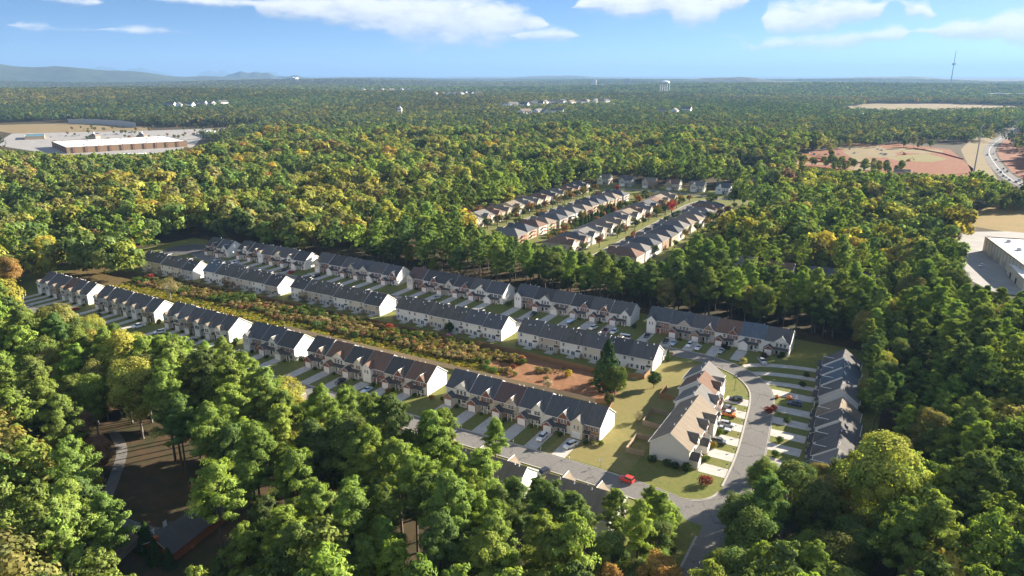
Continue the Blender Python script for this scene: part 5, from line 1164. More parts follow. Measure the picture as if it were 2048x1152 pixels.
def ghost(x, y):
    r = bpy.data.objects.new('inflatable_ghost', None); COL.objects.link(r); r.location = (x, y, 0); tag(r, 'white inflatable figure beside the orange pumpkins', 'decoration')
    mb = MB(); prof = [(.75, 0), (.62, .5), (.55, 1.2), (.42, 1.55), (.45, 1.8), (.36, 2.15), (.05, 2.3)]
    for (r0, z0), (r1, z1) in zip(prof[:-1], prof[1:]): mb.tube((0, 0, z0), (0, 0, z1), r0, r1, 12, 0, cap=False)
    add('body', mb.mesh('body', [M['white_paint']], True), r)
    e = MB(); e.box(-.05, .05, -.05, .05, -.08, .08); em = e.mesh('eye', [M['black']])
    for s in (-1, 1): add('eye', em, r, (-.38, s * .15, 1.85))
ghost(-27.2, 247.2)
def parasol(x, y):
    r = bpy.data.objects.new('parasol', None); COL.objects.link(r); r.location = (x, y, 0); tag(r, 'bright blue patio parasol behind the dappled side row', 'parasol')
    mb = MB(); mb.tube((0, 0, 0), (0, 0, 2.5), .03, .03, 6); add('pole', mb.mesh('pole', [M['steel']]), r)
    mb = MB(); mb.tube((0, 0, 2.0), (0, 0, 2.6), 1.6, .05, 8); m_ = mat('blue_canvas', (.02, .30, .65), rough=.7); add('canopy', mb.mesh('canopy', [m_]), r)
parasol(-3.2, 257)
def playhouse(x, y):
    r = bpy.data.objects.new('play_house', None); COL.objects.link(r); r.location = (x, y, 0); tag(r, 'little pink play house behind the white townhouse back', 'play house')
    m_ = mat('pink_plastic', (.62, .12, .42), rough=.5); mb = MB(); mb.box(-.7, .7, -.6, .6, 0, 1.1); add('wall', mb.mesh('wall', [m_]), r)
    mb = MB(); mb.slab([(-.85, -.75, 1.05), (.85, -.75, 1.05), (.85, 0, 1.6), (-.85, 0, 1.6)], .06, 0, 0); mb.slab([(-.85, 0, 1.6), (.85, 0, 1.6), (.85, .75, 1.05), (-.85, .75, 1.05)], .06, 0, 0); add('roof', mb.mesh('roof', [m_]), r)
    mb = MB(); mb.box(-.25, .25, -.62, -.6, .05, .8); add('door', mb.mesh('door', [M['white_paint']]), r)
playhouse(-170, 239)
def dish(x, y, z, label):
    r = bpy.data.objects.new('satellite_dish', None); COL.objects.link(r); r.location = (x, y, z); r.rotation_euler = (R(55), 0, R(150)); tag(r, label, 'satellite dish')
    mb = MB(); mb.tube((0, 0, .12), (0, 0, .2), .12, .42, 12, 0, cap=False); mb.tube((0, 0, .08), (0, 0, .12), .02, .12, 12, 0, cap=False); add('reflector', mb.mesh('reflector', [M['white_paint']]), r)
    mb = MB(); mb.tube((0, 0, .1), (0, .1, -.55), .03, .03, 5); add('mount', mb.mesh('mount', [M['steel']]), r)
dish(-80.4, 245.6, 6.0, 'white satellite dish at the eave corner of the middle row by the bend'); dish(-61.2, 213.5, 6.0, 'white satellite dish on the rear eave of the brown-roofed side row'); dish(-252, 247, 8.0, 'white satellite dish on the streaked roof by the bare tree')

# ------------------------------------------------------------------ detached houses
def house(x, y, rz, label, group=None, w=11.5, d=13.0, ev=5.8, rise=3.3, wall='s_beige', roof='r_char', style='hip', front='s_white', gable=True, chimney=False, detail=2, z=0.0, back_porch=False, name='house'):
    h = bpy.data.objects.new(name, None); COL.objects.link(h); h.location = (x, y, z); h.rotation_euler = (0, 0, rz); tag(h, label, 'house', group)
    x0, x1, y0, y1 = -w/2, w/2, -d/2, d/2; oh = .5
    mb = MB()
    mb.box(x0, x1, y0, y1, -1.0, ev)
    if style == 'gable':
        for xx in (x0 + .003, x1 - .003): mb.poly([(xx, y0, ev), (xx, y1, ev), (xx, 0, ev + rise)])
    add('wall', mb.mesh('wall', [M[wall]]), h)
    rb = MB(); a0, a1, b0, b1 = x0 - oh, x1 + oh, y0 - oh, y1 + oh; zt = ev + rise + .15; ze = ev + .05
    if style == 'hip':
        if d >= w:
            k = w / 2 + oh; r0, r1 = (0, b0 + k * .95, zt), (0, b1 - k * .95, zt)
            rb.slab([(a0, b0, ze), (a1, b0, ze), r0], .15, 0, 1); rb.slab([(a1, b1, ze), (a0, b1, ze), r1], .15, 0, 1)
            rb.slab([(a1, b0, ze), (a1, b1, ze), r1, r0], .15, 0, 1); rb.slab([(a0, b1, ze), (a0, b0, ze), r0, r1], .15, 0, 1)
        else:
            k = d / 2 + oh; r0, r1 = (a0 + k * .95, 0, zt), (a1 - k * .95, 0, zt)
            rb.slab([(a0, b1, ze), (a0, b0, ze), r0], .15, 0, 1); rb.slab([(a1, b0, ze), (a1, b1, ze), r1], .15, 0, 1)
            rb.slab([(a0, b0, ze), (a1, b0, ze), r1, r0], .15, 0, 1); rb.slab([(a1, b1, ze), (a0, b1, ze), r0, r1], .15, 0, 1)
    else:
        rb.slab([(a0, b0, ze - .2), (a1, b0, ze - .2), (a1, 0, zt), (a0, 0, zt)], .18, 0, 1); rb.slab([(a0, 0, zt), (a1, 0, zt), (a1, b1, ze - .2), (a0, b1, ze - .2)], .18, 0, 1)
    ro = add('roof', rb.mesh('roof', [M[roof], M['trim']]), h)
    if chimney:
        cm = MB(); cm.box(x1 - .2, x1 + .7, -.6, .6, -1, ev + rise + .9); add('chimney', cm.mesh('chimney', [M[wall]]), ro)
    if gable:
        hw = w * .24; cx = x0 + hw + .5; yf = y0 - 1.2; zeg = ev - .4; zag = zeg + hw * .95
        g = MB(); g.poly([(cx - hw, yf, -1), (cx + hw, yf, -1), (cx + hw, yf, zeg), (cx, yf, zag), (cx - hw, yf, zeg)], 2)
        for xx in (cx - hw, cx + hw): g.poly([(xx, yf, -1), (xx, y0 + .2, -1), (xx, y0 + .2, zeg), (xx, yf, zeg)], 2)
        gable_roof(g, cx, hw, yf, zeg, zag, y0 + 3.4)
        add('front_gable', g.mesh('front_gable', [M[roof], M['trim'], M[front]]), h)
        if detail:
            add('garage_door', gdoor_mesh(min(4.2, hw * 1.7), 2.2), h, (cx, yf, 0)); 
            for dx in (-.7, .7): add('window', win_mesh(.9, 1.4, None), h, (cx + dx, yf, 3.3))
    if detail:
        add('door', door_mesh(1.0, 2.1, 'door'), h, (w * .12, y0, 0))
        pm = MB(); pm.slab([(.2, y0 - 1.9, 2.5), (w/2 - .3, y0 - 1.9, 2.5), (w/2 - .3, y0, 3.0), (.2, y0, 3.0)], .12, 0, 1)
        for px in (.4, w/2 - .5): pm.box(px, px + .16, y0 - 1.75, y0 - 1.6, -.6, 2.4, 1)
        add('porch', pm.mesh('porch', [M[roof], M['trim']]), h)
        for xx in (w * .16, w * .36): add('window', win_mesh(.9, 1.4, None), h, (xx, y0, 3.5))
        if detail > 1:
            for yy in (-d * .25, d * .1, d * .32):
                for s in (-1, 1): add('window', win_mesh(.9, 1.4, None), h, (s * w/2, yy * s, 3.5), R(90) * s)
            for xx in (-w * .3, 0, w * .3):
                add('window', win_mesh(.9, 1.4, None), h, (xx, y1, 3.5), math.pi)
    if back_porch:
        pm = MB(); pm.box(-1.8, 1.8, y1, y1 + 2.6, 2.4, 2.6); pm.box(-1.8, 1.8, y1, y1 + 2.6, 5.0, 5.25)
        for px in (-1.7, 1.55): pm.box(px, px + .15, y1 + 2.4, y1 + 2.55, -.6, 5.0)
        pm.box(-1.8, 1.8, y1 + 2.5, y1 + 2.58, 2.6, 3.5)
        add('deck', pm.mesh('deck', [M['brick']]), h)
    return h

sheet('lawn', [(-308, 402), (-300, 712), (-105, 714), (-105, 655), (-136, 640), (-132, 415), (-150, 390), (-230, 394)], 0.0, M['lawn'], 'dry lawns of the detached house neighbourhood')
road('street', [(-258, 428), (-266, 460), (-267.5, 520), (-268, 590), (-266, 640), (-262, 672)], 6.2, M['asphalt'], 'pale street between the first two columns of detached houses', z=.06)
road('street', [(-172, 405), (-172, 450), (-172.5, 540), (-174, 620), (-160, 660), (-120, 676), (-60, 684)], 6.2, M['asphalt'], 'pale street between the last two columns of detached houses', z=.06)
road('street', [(-262, 672), (-235, 676), (-200, 676), (-172, 672)], 6.0, M['asphalt'], 'pale street before the northern row of detached houses', z=.066)
RM = ['r_grey', 'r_char', 'r_tan', 'r_grey', 'r_navy', 'r_tan', 'r_brown', 'r_grey']; WM = ['s_beige', 's_tan', 's_grey', 's_cream', 's_lightgrey', 's_olive', 's_brown']
ORD = ['first', 'second', 'third', 'fourth', 'fifth', 'sixth', 'seventh', 'eighth', 'ninth', 'tenth', 'eleventh', 'twelfth', 'thirteenth', 'fourteenth', 'fifteenth']
def hood(xs, ys, rz, where, style, **kw):
    for k, y in enumerate(ys):
        xx = (xs[k] if hasattr(xs, '__len__') else xs) + random.uniform(-1, 1)
        rm = RM[(k * 3 + int(abs(xx))) % len(RM)]; wm = WM[(k * 2 + int(abs(xx)) // 7) % len(WM)]
        rn = {'r_char': 'charcoal', 'r_navy': 'slate blue', 'r_grey': 'grey', 'r_dark': 'dark', 'r_tan': 'tan', 'r_brown': 'brown'}[rm]
        house(xx, y, rz, f'{rn}-roofed detached house, {ORD[k]} from the near end of {where}', 'detached houses beyond the pine belt', w=random.uniform(13.2, 14.6), d=random.uniform(18, 21), ev=random.uniform(5.6, 6.3), rise=random.uniform(3, 3.9), wall=wm, roof=rm, style=style if style != 'mix' else random.choice(['hip', 'gable', 'hip']), front=random.choice(['s_beige', 's_cream', 'brick_tan', 's_tan', 's_white']), **kw)
hood(-294, np.arange(424, 640, 16.5), R(90), 'the western column', 'mix')
hood(-241, np.arange(414, 618, 16.0), R(-90), 'the second column', 'hip', back_porch=True)
hood(-198, np.arange(408, 618, 16.0), R(90), 'the third column', 'mix')
hood(-150, np.arange(398, 604, 16.0), R(-90), 'the eastern column', 'hip')
for k, x in enumerate(np.linspace(-290, -116, 8)):
    rm = ['r_grey', 'r_char', 'r_tan', 'r_brown', 'r_grey', 'r_navy', 'r_navy', 'r_char'][k]
    house(x, 698, 0, f'gabled two-storey house, {ORD[k]} from the left in the northern row of detached houses', 'detached houses beyond the pine belt', w=13, d=12, ev=6.2, rise=3.8, wall=['s_beige', 's_grey', 'brick_tan', 's_cream', 's_cream', 's_white', 's_lightgrey', 'brick'][k], roof=rm, style='gable', front=['s_white', 's_grey', 's_beige', 's_tan', 's_cream', 's_white', 's_white', 's_white'][k])
house(-170, 790, R(15), 'white house with pale roof beyond the northern row', w=14, d=10, wall='s_white', roof='r_blue', style='gable', gable=False, detail=1)
house(-168, 872, R(5), 'long dark-roofed house at the edge of the red clay site', w=22, d=11, ev=4, wall='s_brown', roof='r_navy', style='gable', gable=False, detail=1)
house(-104, 684, R(10), 'dark low house tucked under trees right of the northern row', w=20, d=14, ev=4, wall='s_grey', roof='r_navy', style='hip', gable=True, detail=1)
GQ = 'house roofs among the trees right of the pine belt'
house(-84, 415, R(8), 'grey-roofed house with white chimney half sunk in the trees', GQ, w=16, d=10, wall='s_white', roof='r_grey', style='gable', gable=False, chimney=True, detail=1, z=0)
house(-62, 409, R(0), 'brown-roofed gabled house among the trees', GQ, w=14, d=11, wall='s_white', roof='r_brown', style='gable', detail=1, z=.5)
house(-40, 411, R(5), 'dark-roofed house almost hidden by tree tops', GQ, w=14, d=11, wall='s_grey', roof='r_navy', style='gable', detail=1, z=0)
house(-16, 409, R(-5), 'dark-roofed house with a single white dormer among the trees', GQ, w=18, d=11, wall='s_grey', roof='r_dark', style='gable', detail=1, z=0)
# brick house in the clearing
sheet('lawn', [(-214, 116), (-192, 118), (-140, 104), (-128, 86), (-148, 70), (-184, 72), (-188, 92), (-206, 102)], 0.0, M['forest_floor'], 'lawn of the clearing around the brick house, its tree shade painted dark')  # dark forest floor material stands in for tree shadow on this lawn
o = MB(); strip(smooth_line([(-214, 114), (-200, 108), (-187, 97.5), (-177, 89), (-167, 86.5), (-157, 87.5), (-151, 89.5)]), 3.0, .03, o)
tag(add('driveway', o.mesh('driveway', [M['asphalt']])), 'pale driveway winding through the wooded clearing', kind='structure')
house(-145.6, 91.5, R(-81), 'low orange brick house with dark roof in the clearing', w=19, d=8.6, ev=2.9, rise=2.4, wall='brick_orange', roof='r_dark', style='gable', gable=False, detail=1, chimney=True)
house(-154.5, 78.6, R(-70), 'little shed with copper-brown roof beside the brick house', w=6.5, d=5, ev=2.3, rise=1.5, wall='s_tan', roof='r_brown', style='gable', gable=False, detail=0, name='shed')
car(-158.5, 85.2, 20, 'suv', 'black', 'black suv by the orange brick house')
for k, (x, y) in enumerate(((-149, 82.5), (-143.5, 80.8), (-139, 81.2))): special(x, y, 0, 1, (.06, .115, .035), ['tall', 'middle', 'low'][k] + ' conical evergreen against the brick house gable', 'conifer_tree', sz=(.38 - .06 * k, .38 - .06 * k, .42 - .07 * k))

# yard and street trees of the detached house neighbourhood
yt = [(-175.5, 567, (.38, .05, .05), 'scarlet maple standing tall between the detached houses', 1.7), (-163, 440, (.22, .10, .05), 'bronze-red street tree at the near pale street', 1.35), (-180, 428, (.20, .09, .05), 'dark red street tree by the near pale street', 1.3), (-165, 455, (.24, .11, .06), 'rust-orange street tree near the eastern column', 1.3), (-131, 690, (.36, .06, .07), 'bright red maple before the northern house row', 1.2), (-258, 652, (.28, .05, .06), 'crimson small tree at the top of the first pale street', 1.2)]
for x, y, c, lab, s in yt: special(x, y, 3, s, c, lab, 'maple_tree')
for k, y in enumerate(np.arange(440, 640, 13.0)):
    c = [(.07, .095, .03), (.16, .13, .035), (.09, .11, .03), (.20, .11, .04)][k % 4]
    special(-274 + random.uniform(-1, 1), y, 3, random.uniform(1.1, 1.6), c, 'round street tree along the first pale street', 'street_tree', 'street trees along the first pale street')
for k, y in enumerate(np.arange(460, 640, 17.0)):
    c = [(.07, .095, .03), (.18, .10, .05), (.10, .12, .03)][k % 3]
    special(-180 + random.uniform(-1, 1), y, 3, random.uniform(1.0, 1.5), c, 'round street tree along the second pale street', 'street_tree', 'street trees along the second pale street')
for k in range(110):
    ci_ = random.randrange(8); col_ = [-283, -255, -222, -214, -184, -161, -137, -305][ci_]; gi_ = random.randrange(5); yy_ = random.uniform(410, 640)
    special(col_ + random.uniform(-3, 3), yy_, 3, random.uniform(.8, 1.5), [(.10, .14, .04), (.13, .17, .045), (.22, .17, .05), (.08, .12, .035), (.26, .13, .06)][gi_], ['green', 'light green', 'golden olive', 'dark green', 'copper'][gi_] + ' garden tree ' + ['before the western column of houses', 'before the second column of houses', 'behind the second column of houses', 'behind the third column of houses', 'before the third column of houses', 'before the eastern column of houses', 'behind the eastern column of houses', 'behind the western column of houses'][ci_], 'garden_tree', 'garden trees among the detached houses')
for k, y in enumerate(np.arange(480, 560, 6.0)): special(-217 + random.uniform(-1, 1), y, 0, .4, (.045, .08, .03), 'dark evergreen in the screen between house backs', 'screen_tree', 'evergreen screen between the house backs', sz=(.38, .38, random.uniform(.35, .5)))

# ------------------------------------------------------------------ warehouse at the right
sheet('loading_yard', [(24, 602), (26, 470), (40, 440), (100, 425), (140, 620), (60, 625)], 0.02, M['pave'], 'pale concrete loading yard of the warehouse')
sheet('meadow', [(22, 640), (60, 622), (110, 620), (150, 800), (60, 760), (36, 690)], 0.0, M['meadow'], 'tawny weedy meadow behind the warehouse')
def warehouse():
    r = bpy.data.objects.new('warehouse', None); COL.objects.link(r); r.location = (40.5, 545, 0); r.rotation_euler = (0, 0, R(-79)); tag(r, 'flat white-roofed warehouse with beige panel walls at the right edge', 'warehouse')
    mb = MB(); mb.box(0, 78, 0, 70, -.5, 9); add('wall', mb.mesh('wall', [M['s_cream']]), r)
    mb = MB(); mb.box(.6, 77.4, .6, 69.4, 9.0, 9.15); add('roof', mb.mesh('roof', [M['roof_white']]), r)
    mb = MB()
    for a in ((-.1, 78.1, -.1, .5), (-.1, 78.1, 69.5, 70.1), (-.1, .5, .5, 69.5), (77.5, 78.1, .5, 69.5)): mb.box(*a, 8.9, 9.7)
    add('parapet', mb.mesh('parapet', [M['s_tan']]), r)
    p = MB(); p.box(-.25, .25, -.12, 0, 0, 9); pm = p.mesh('pilaster', [M['s_tan']])
    for k in range(1, 13): add('pilaster', pm, r, (k * 6, 0, 0))
    dm = MB(); dm.box(-1.6, 1.6, -.06, 0, .0, 3.4); dmm = dm.mesh('loading_door', [M['steel']])
    for k in range(1, 13, 2): add('loading_door', dmm, r, (k * 6 + 3, 0, .2))
    u = MB(); u.box(-1.3, 1.3, -1, 1, 0, 1.3); u.box(-.8, .8, -.6, .6, 1.3, 1.6); um = u.mesh('rooftop_unit', [M['steel']])
    for a in ((12, 10), (24, 20), (36, 9), (44, 26), (58, 14), (20, 40), (50, 44)): add('rooftop_unit', um, r, (*a, 9.15))
warehouse()
def low_store(x, y, rz, w, d, h, wallm, label, name='storehouse', cat='building', roofm='roof_white', z=0):
    r = bpy.data.objects.new(name, None); COL.objects.link(r); r.location = (x, y, z); r.rotation_euler = (0, 0, rz); tag(r, label, cat)
    mb = MB(); mb.box(0, w, 0, d, -.5, h); add('wall', mb.mesh('wall', [M[wallm]]), r)
    mb = MB(); mb.box(.4, w - .4, .4, d - .4, h, h + .1); add('roof', mb.mesh('roof', [M[roofm]]), r)
    mb = MB()
    for a in ((-.05, w + .05, -.05, .4), (-.05, w + .05, d - .4, d + .05), (-.05, .4, .4, d - .4), (w - .4, w + .05, .4, d - .4)): mb.box(*a, h - .1, h + .6)
    add('parapet', mb.mesh('parapet', [M[wallm]]), r); return r
o = low_store(49.5, 483, R(-82), 34, 30, 6, 's_cream', 'lower flat-roofed warehouse wing at the right edge')
dm = MB(); dm.box(-1.5, 1.5, -.06, 0, 0, 3.2); dmm = dm.mesh('door', [M['black']])
for k in (8, 20): add('door', dmm, o, (k, 0, .1))
car(38, 497, 60, 'sedan', 'white', 'white car parked in the warehouse loading yard')
car(20, 512, 20, 'sedan', 'red', 'red car under trees beside the loading yard'); car(23, 520, 20, 'sedan', 'paleblue', 'pale blue car under trees beside the loading yard')
for k, (x, y) in enumerate(((4, 524), (8.5, 520))):
    r = bpy.data.objects.new('storage_container', None); COL.objects.link(r); r.location = (x, y, 0); r.rotation_euler = (0, 0, R(-50)); tag(r, ['left', 'right'][k] + ' one of two long white storage containers under trees', 'container')
    mb = MB(); mb.box(-1.3, 1.3, -4.5, 4.5, .2, 2.9); add('body', mb.mesh('body', [M['white_paint']]), r); mb = MB(); mb.box(-1.2, 1.2, -4.55, -4.5, .3, 2.8); add('door', mb.mesh('door', [M['steel']]), r)

# ------------------------------------------------------------------ shopping centre at the left
sheet('car_park', [(-1330, 600), (-1080, 566), (-940, 640), (-975, 705), (-1150, 860), (-1190, 950), (-1290, 1090), (-1400, 920), (-1560, 740)], 0.02, M['pave'], 'pale car park around the long white-roofed store')
sheet('dry_field', [(-1660, 760), (-1560, 742), (-1400, 922), (-1500, 985), (-1880, 1000), (-1920, 880)], 0.03, M['tan'], 'bare tan field beyond the car park')
o = low_store(-1208, 628, R(-20), 129, 168, 8.5, 's_brown', 'long white-roofed store with reddish brown walls at the far left', 'store')
pm = MB(); pm.box(-.6, .6, -.5, 0, 0, 9.6); pmm = pm.mesh('pier', [M['brick']])
for k in range(10): add('pier', pmm, o, (129.5, 10 + k * 16, 0), R(90))
for k in range(6): add('pier', pmm, o, (12 + k * 21, 0, 0))
u = MB(); u.box(-3, 3, -1.5, 1.5, 0, 1.4); um = u.mesh('rooftop_unit', [M['steel']])
for k in range(9): add('rooftop_unit', um, o, (random.uniform(15, 110), 12 + k * 17, 8.6))
def gable_tower(x, y, label):
    r = bpy.data.objects.new('entrance_tower', None); COL.objects.link(r); r.location = (x, y, 0); r.rotation_euler = (0, 0, R(25)); r.scale = (.8, .8, .62); tag(r, label, 'tower', 'entrance towers of the shopping centre')
    mb = MB(); mb.box(-9, 9, -8, 8, 0, 8); add('wall', mb.mesh('wall', [M['s_tan']]), r)
    mb = MB(); 
    for a, b in (((-10, -9), (10, -9)), ((10, -9), (10, 9)), ((10, 9), (-10, 9)), ((-10, 9), (-10, -9))): mb.slab([(*a, 7.9), (*b, 7.9), (0, 0, 16)], .3, 0, 0)
    add('roof', mb.mesh('roof', [M['r_tan']]), r)
    mb = MB(); mb.box(-1.5, 1.5, -1.5, 1.5, 14, 19); add('cupola', mb.mesh('cupola', [M['white_paint']]), r)
gable_tower(-1303, 752, 'left pyramid-roofed entrance tower behind the long store'); gable_tower(-1232, 798, 'right pyramid-roofed entrance tower behind the long store')
o = low_store(-1228, 915, R(-25), 105, 40, 6, 'brick', 'low red brick shop with white roof right of the long store', 'shop')
o = low_store(-1440, 705, R(-28), 60, 30, 5, 's_tan', 'low shop with green roof left of the long store', 'shop', roofm='c_green')
o = low_store(-968, 585, R(40), 34, 16, 5, 's_grey', 'small pale flat roof among trees before the long store', 'pavilion')
for k in range(46):
    t = random.random(); x = random.uniform(-1420, -1230); y = 650 + random.random() * 190 - (x + 1230) * .35
    if k < 30: car(x, y, random.choice([60, 240]), random.choice(['sedan', 'suv']), (pc_ := random.choice(['white', 'silver', 'grey', 'black', 'red', 'blue'])), f'tiny {pc_} car parked behind the long white-roofed store', 'cars in the shopping centre car park', parts=False)
for k in range(70):
    x = random.uniform(-1580, -1130); y = 690 + random.random() * 320 - (x + 1230) * .25
    special(x, y, 3, random.uniform(.9, 1.4), [(.12, .15, .05), (.24, .14, .06), (.16, .17, .05)][k % 3], ['green', 'bronze', 'olive'][k % 3] + ' car park tree ' + ['left of', 'behind', 'far behind', 'right of'][(k // 3) % 4] + ' the long white-roofed store', 'car_park_tree', 'trees in the shopping centre car park')
def wall_obj(pts, h, m, label, t=.6):
    mb = MB(); 
    for (x0, y0), (x1, y1) in zip(pts[:-1], pts[1:]): mb.poly([(x0, y0, -.2), (x1, y1, -.2), (x1, y1, h), (x0, y0, h)]); mb.poly([(x0 - t, y0 + t, -.2), (x1 - t, y1 + t, -.2), (x1 - t, y1 + t, h), (x0 - t, y0 + t, h)]); mb.poly([(x0, y0, h), (x1, y1, h), (x1 - t, y1 + t, h), (x0 - t, y0 + t, h)])
    tag(add('retaining_wall', mb.mesh('retaining_wall', [m])), label, 'wall')
wall_obj([(-1760, 960), (-1700, 985), (-1600, 985), (-1500, 960)], 11, M['s_grey'], 'grey retaining wall behind the tan field')

# ------------------------------------------------------------------ building site and highway
sheet('red_clay_ground', [(-190, 985), (-90, 930), (0, 912), (45, 930), (52, 1040), (40, 1180), (30, 1300), (-45, 1372), (-110, 1260), (-170, 1100)], 0.02, M['clay'], 'raw red clay of the building site')
for k in range(16):
    cx0, cy0 = random.uniform(-150, 20), random.uniform(960, 1330); 
    if cx0 < -120 and cy0 > 1130: cy0 -= 160
    rr0 = random.uniform(14, 42); pts_ = [(cx0 + rr0 * random.uniform(.6, 1.2) * math.cos(a), cy0 + 1.5 * rr0 * random.uniform(.6, 1.2) * math.sin(a)) for a in np.linspace(0, 6.28, 11)[:-1]]
    sheet('graded_earth', pts_, .03 + .001 * k, M[random.choice(['tan', 'clay', 'dirt', 'dirt', 'clay'])], 'graded earth patch on the building site')
sheet('grass_patch', [(-34, 1090), (8, 1095), (26, 1150), (0, 1210), (-36, 1160)], 0.05, M['lawn2'], 'bright green seeded patch on the building site')
sheet('dirt_track', [(-160, 985), (-40, 1000), (-90, 1180), (-60, 1300), (-75, 1300), (-110, 1180), (-70, 1020), (-160, 1000)], 0.045, M['tan'], 'pale dirt track across the building site')
sheet('red_clay_verge', [(50, 930), (72, 900), (70, 1160), (75, 1320), (97, 1530), (120, 1850), (100, 1850), (60, 1480), (44, 1300)], 0.02, M['tan'], 'bare tan verge along the highway')
sheet('red_clay_bank', [(98, 955), (110, 990), (130, 1300), (190, 1880), (172, 1880), (112, 1515), (91, 1320), (88, 1200), (90, 1020)], 0.02, M['clay'], 'red clay bank on the far side of the highway')
road('highway', [(120, 800), (95, 890), (82, 985), (78, 1160), (82, 1320), (104, 1520), (160, 1880), (192, 2150), (230, 2600)], 15.5, M['asphalt'], 'pale divided highway curving up the right edge', kerb=False, z=.07)
mb = MB(); ln = smooth_line([(120, 800), (95, 890), (82, 985), (78, 1160), (82, 1320), (104, 1520), (160, 1880), (192, 2150)]); strip(ln, .5, .085, mb)
tag(add('road_marking', mb.mesh('road_marking', [M['white_paint']])), 'white centre line of the highway', kind='structure')
hl = smooth_line([(95, 890), (82, 985), (78, 1160), (82, 1320), (104, 1520), (160, 1880)], 12)
for k in range(22):
    i = random.randrange(1, len(hl) - 1); p = hl[i]; t = hl[i + 1] - hl[i - 1]; an = math.degrees(math.atan2(t[1], t[0])); s = random.choice([-1, 1]); off = s * random.uniform(2.5, 5.5); nrm = np.array([-t[1], t[0]]) / np.linalg.norm(t)
    car(p[0] + nrm[0] * off, p[1] + nrm[1] * off, an, random.choice(['sedan', 'suv', 'suv', 'van']), (hc_ := random.choice(['black', 'dark', 'grey', 'white', 'blue', 'silver'])), f'small {hc_} car driving on the ' + ('near' if p[1] < 1150 else 'far') + ' stretch of the highway', 'cars on the highway', parts=False)
for k, pts in enumerate(([(-160, 1040), (-135, 1030), (-100, 1015)], [(-160, 985), (-150, 965), (-95, 945), (-60, 930), (0, 918)], [(-130, 1060), (-80, 1040), (-40, 1020)], [(-20, 1290), (20, 1220), (44, 1150)], [(20, 935), (42, 940)])):
    mb = MB()
    for (x0, y0), (x1, y1) in zip(pts[:-1], pts[1:]): mb.box(0, 0, 0, 0, 0, 0) if False else mb.poly([(x0, y0, 0), (x1, y1, 0), (x1, y1, 1.3), (x0, y0, 1.3)]).poly([(x0 + .1, y0 + .3, 0), (x1 + .1, y1 + .3, 0), (x1 + .1, y1 + .3, 1.3), (x0 + .1, y0 + .3, 1.3)])
    tag(add('silt_fence', mb.mesh('silt_fence', [M['silt']])), ['left', 'near', 'middle', 'right-hand', 'short corner'][k] + ' stretch of orange silt fence on the red clay', 'fence', 'orange silt fences')
def excavator(x, y, rz, label):
    r = bpy.data.objects.new('excavator', None); COL.objects.link(r); r.location = (x, y, .05); r.rotation_euler = (0, 0, R(rz)); tag(r, label, 'excavator', 'earth-moving machines on the clay')
    t = MB(); t.prism([(-2, .2), (2, .2), (2.3, .6), (2, 1.0), (-2, 1.0), (-2.3, .6)], -.3, .3); tm = t.mesh('track', [M['black']])
    tm2 = tm
    for s in (-1, 1): add('track', tm, r, (0, s * 1.2, 0))
    b = MB(); b.box(-2.2, 1.2, -1.3, 1.3, 1.1, 2.3); add('body', b.mesh('body', [M['c_orange']]), r)
    b = MB(); b.box(.1, 1.5, .2, 1.3, 2.3, 3.3); add('cab', b.mesh('cab', [M['cglass']]), r)
    b = MB(); b.tube((1.2, -.3, 2.0), (4.5, -.3, 5.2), .3, .25, 6); b.tube((4.5, -.3, 5.2), (6.8, -.3, 2.6), .25, .2, 6); add('boom', b.mesh('boom', [M['c_orange']]), r)
    b = MB(); b.box(6.3, 7.4, -.8, .2, 1.6, 2.8); add('bucket', b.mesh('bucket', [M['steel']]), r)
excavator(-28, 1180, 140, 'orange excavator on the dirt near the green patch'); excavator(-20, 1090, 30, 'orange excavator on the seeded green patch')
for k, (x, y) in enumerate(((-140, 1110), (-132, 1105), (-126, 1120), (-118, 1090), (-110, 1130), (-100, 1100), (-92, 1160), (-66, 1240), (-60, 1225), (-58, 1170), (-52, 1160), (-150, 1130), (-140, 1190), (-120, 1210), (-104, 1220), (-80, 1330))):
    car(x, y, random.uniform(0, 360), random.choice(['pickup', 'van', 'suv', 'pickup']), (wc_ := random.choice(['white', 'white', 'silver', 'grey', 'dark', 'paleblue'])), f'{wc_} work vehicle parked on the red clay building site', 'work vehicles on the building site', parts=False)
house(-22, 935, R(10), 'small tan house at the near edge of the red clay site', w=16, d=9, ev=4, rise=2.2, wall='s_cream', roof='r_tan', style='gable', gable=False, detail=1)
house(46, 770, R(-20), 'pale house by the trees near the highway bend', w=16, d=11, ev=5, wall='s_white', roof='r_brown', style='hip', gable=False, detail=1)
sheet('dry_field', [(-330, 2450), (-110, 2230), (250, 2650), (330, 3250), (60, 3420), (-240, 3260)], 0.1, M['tan'], 'wide dry tan field far off at the right')

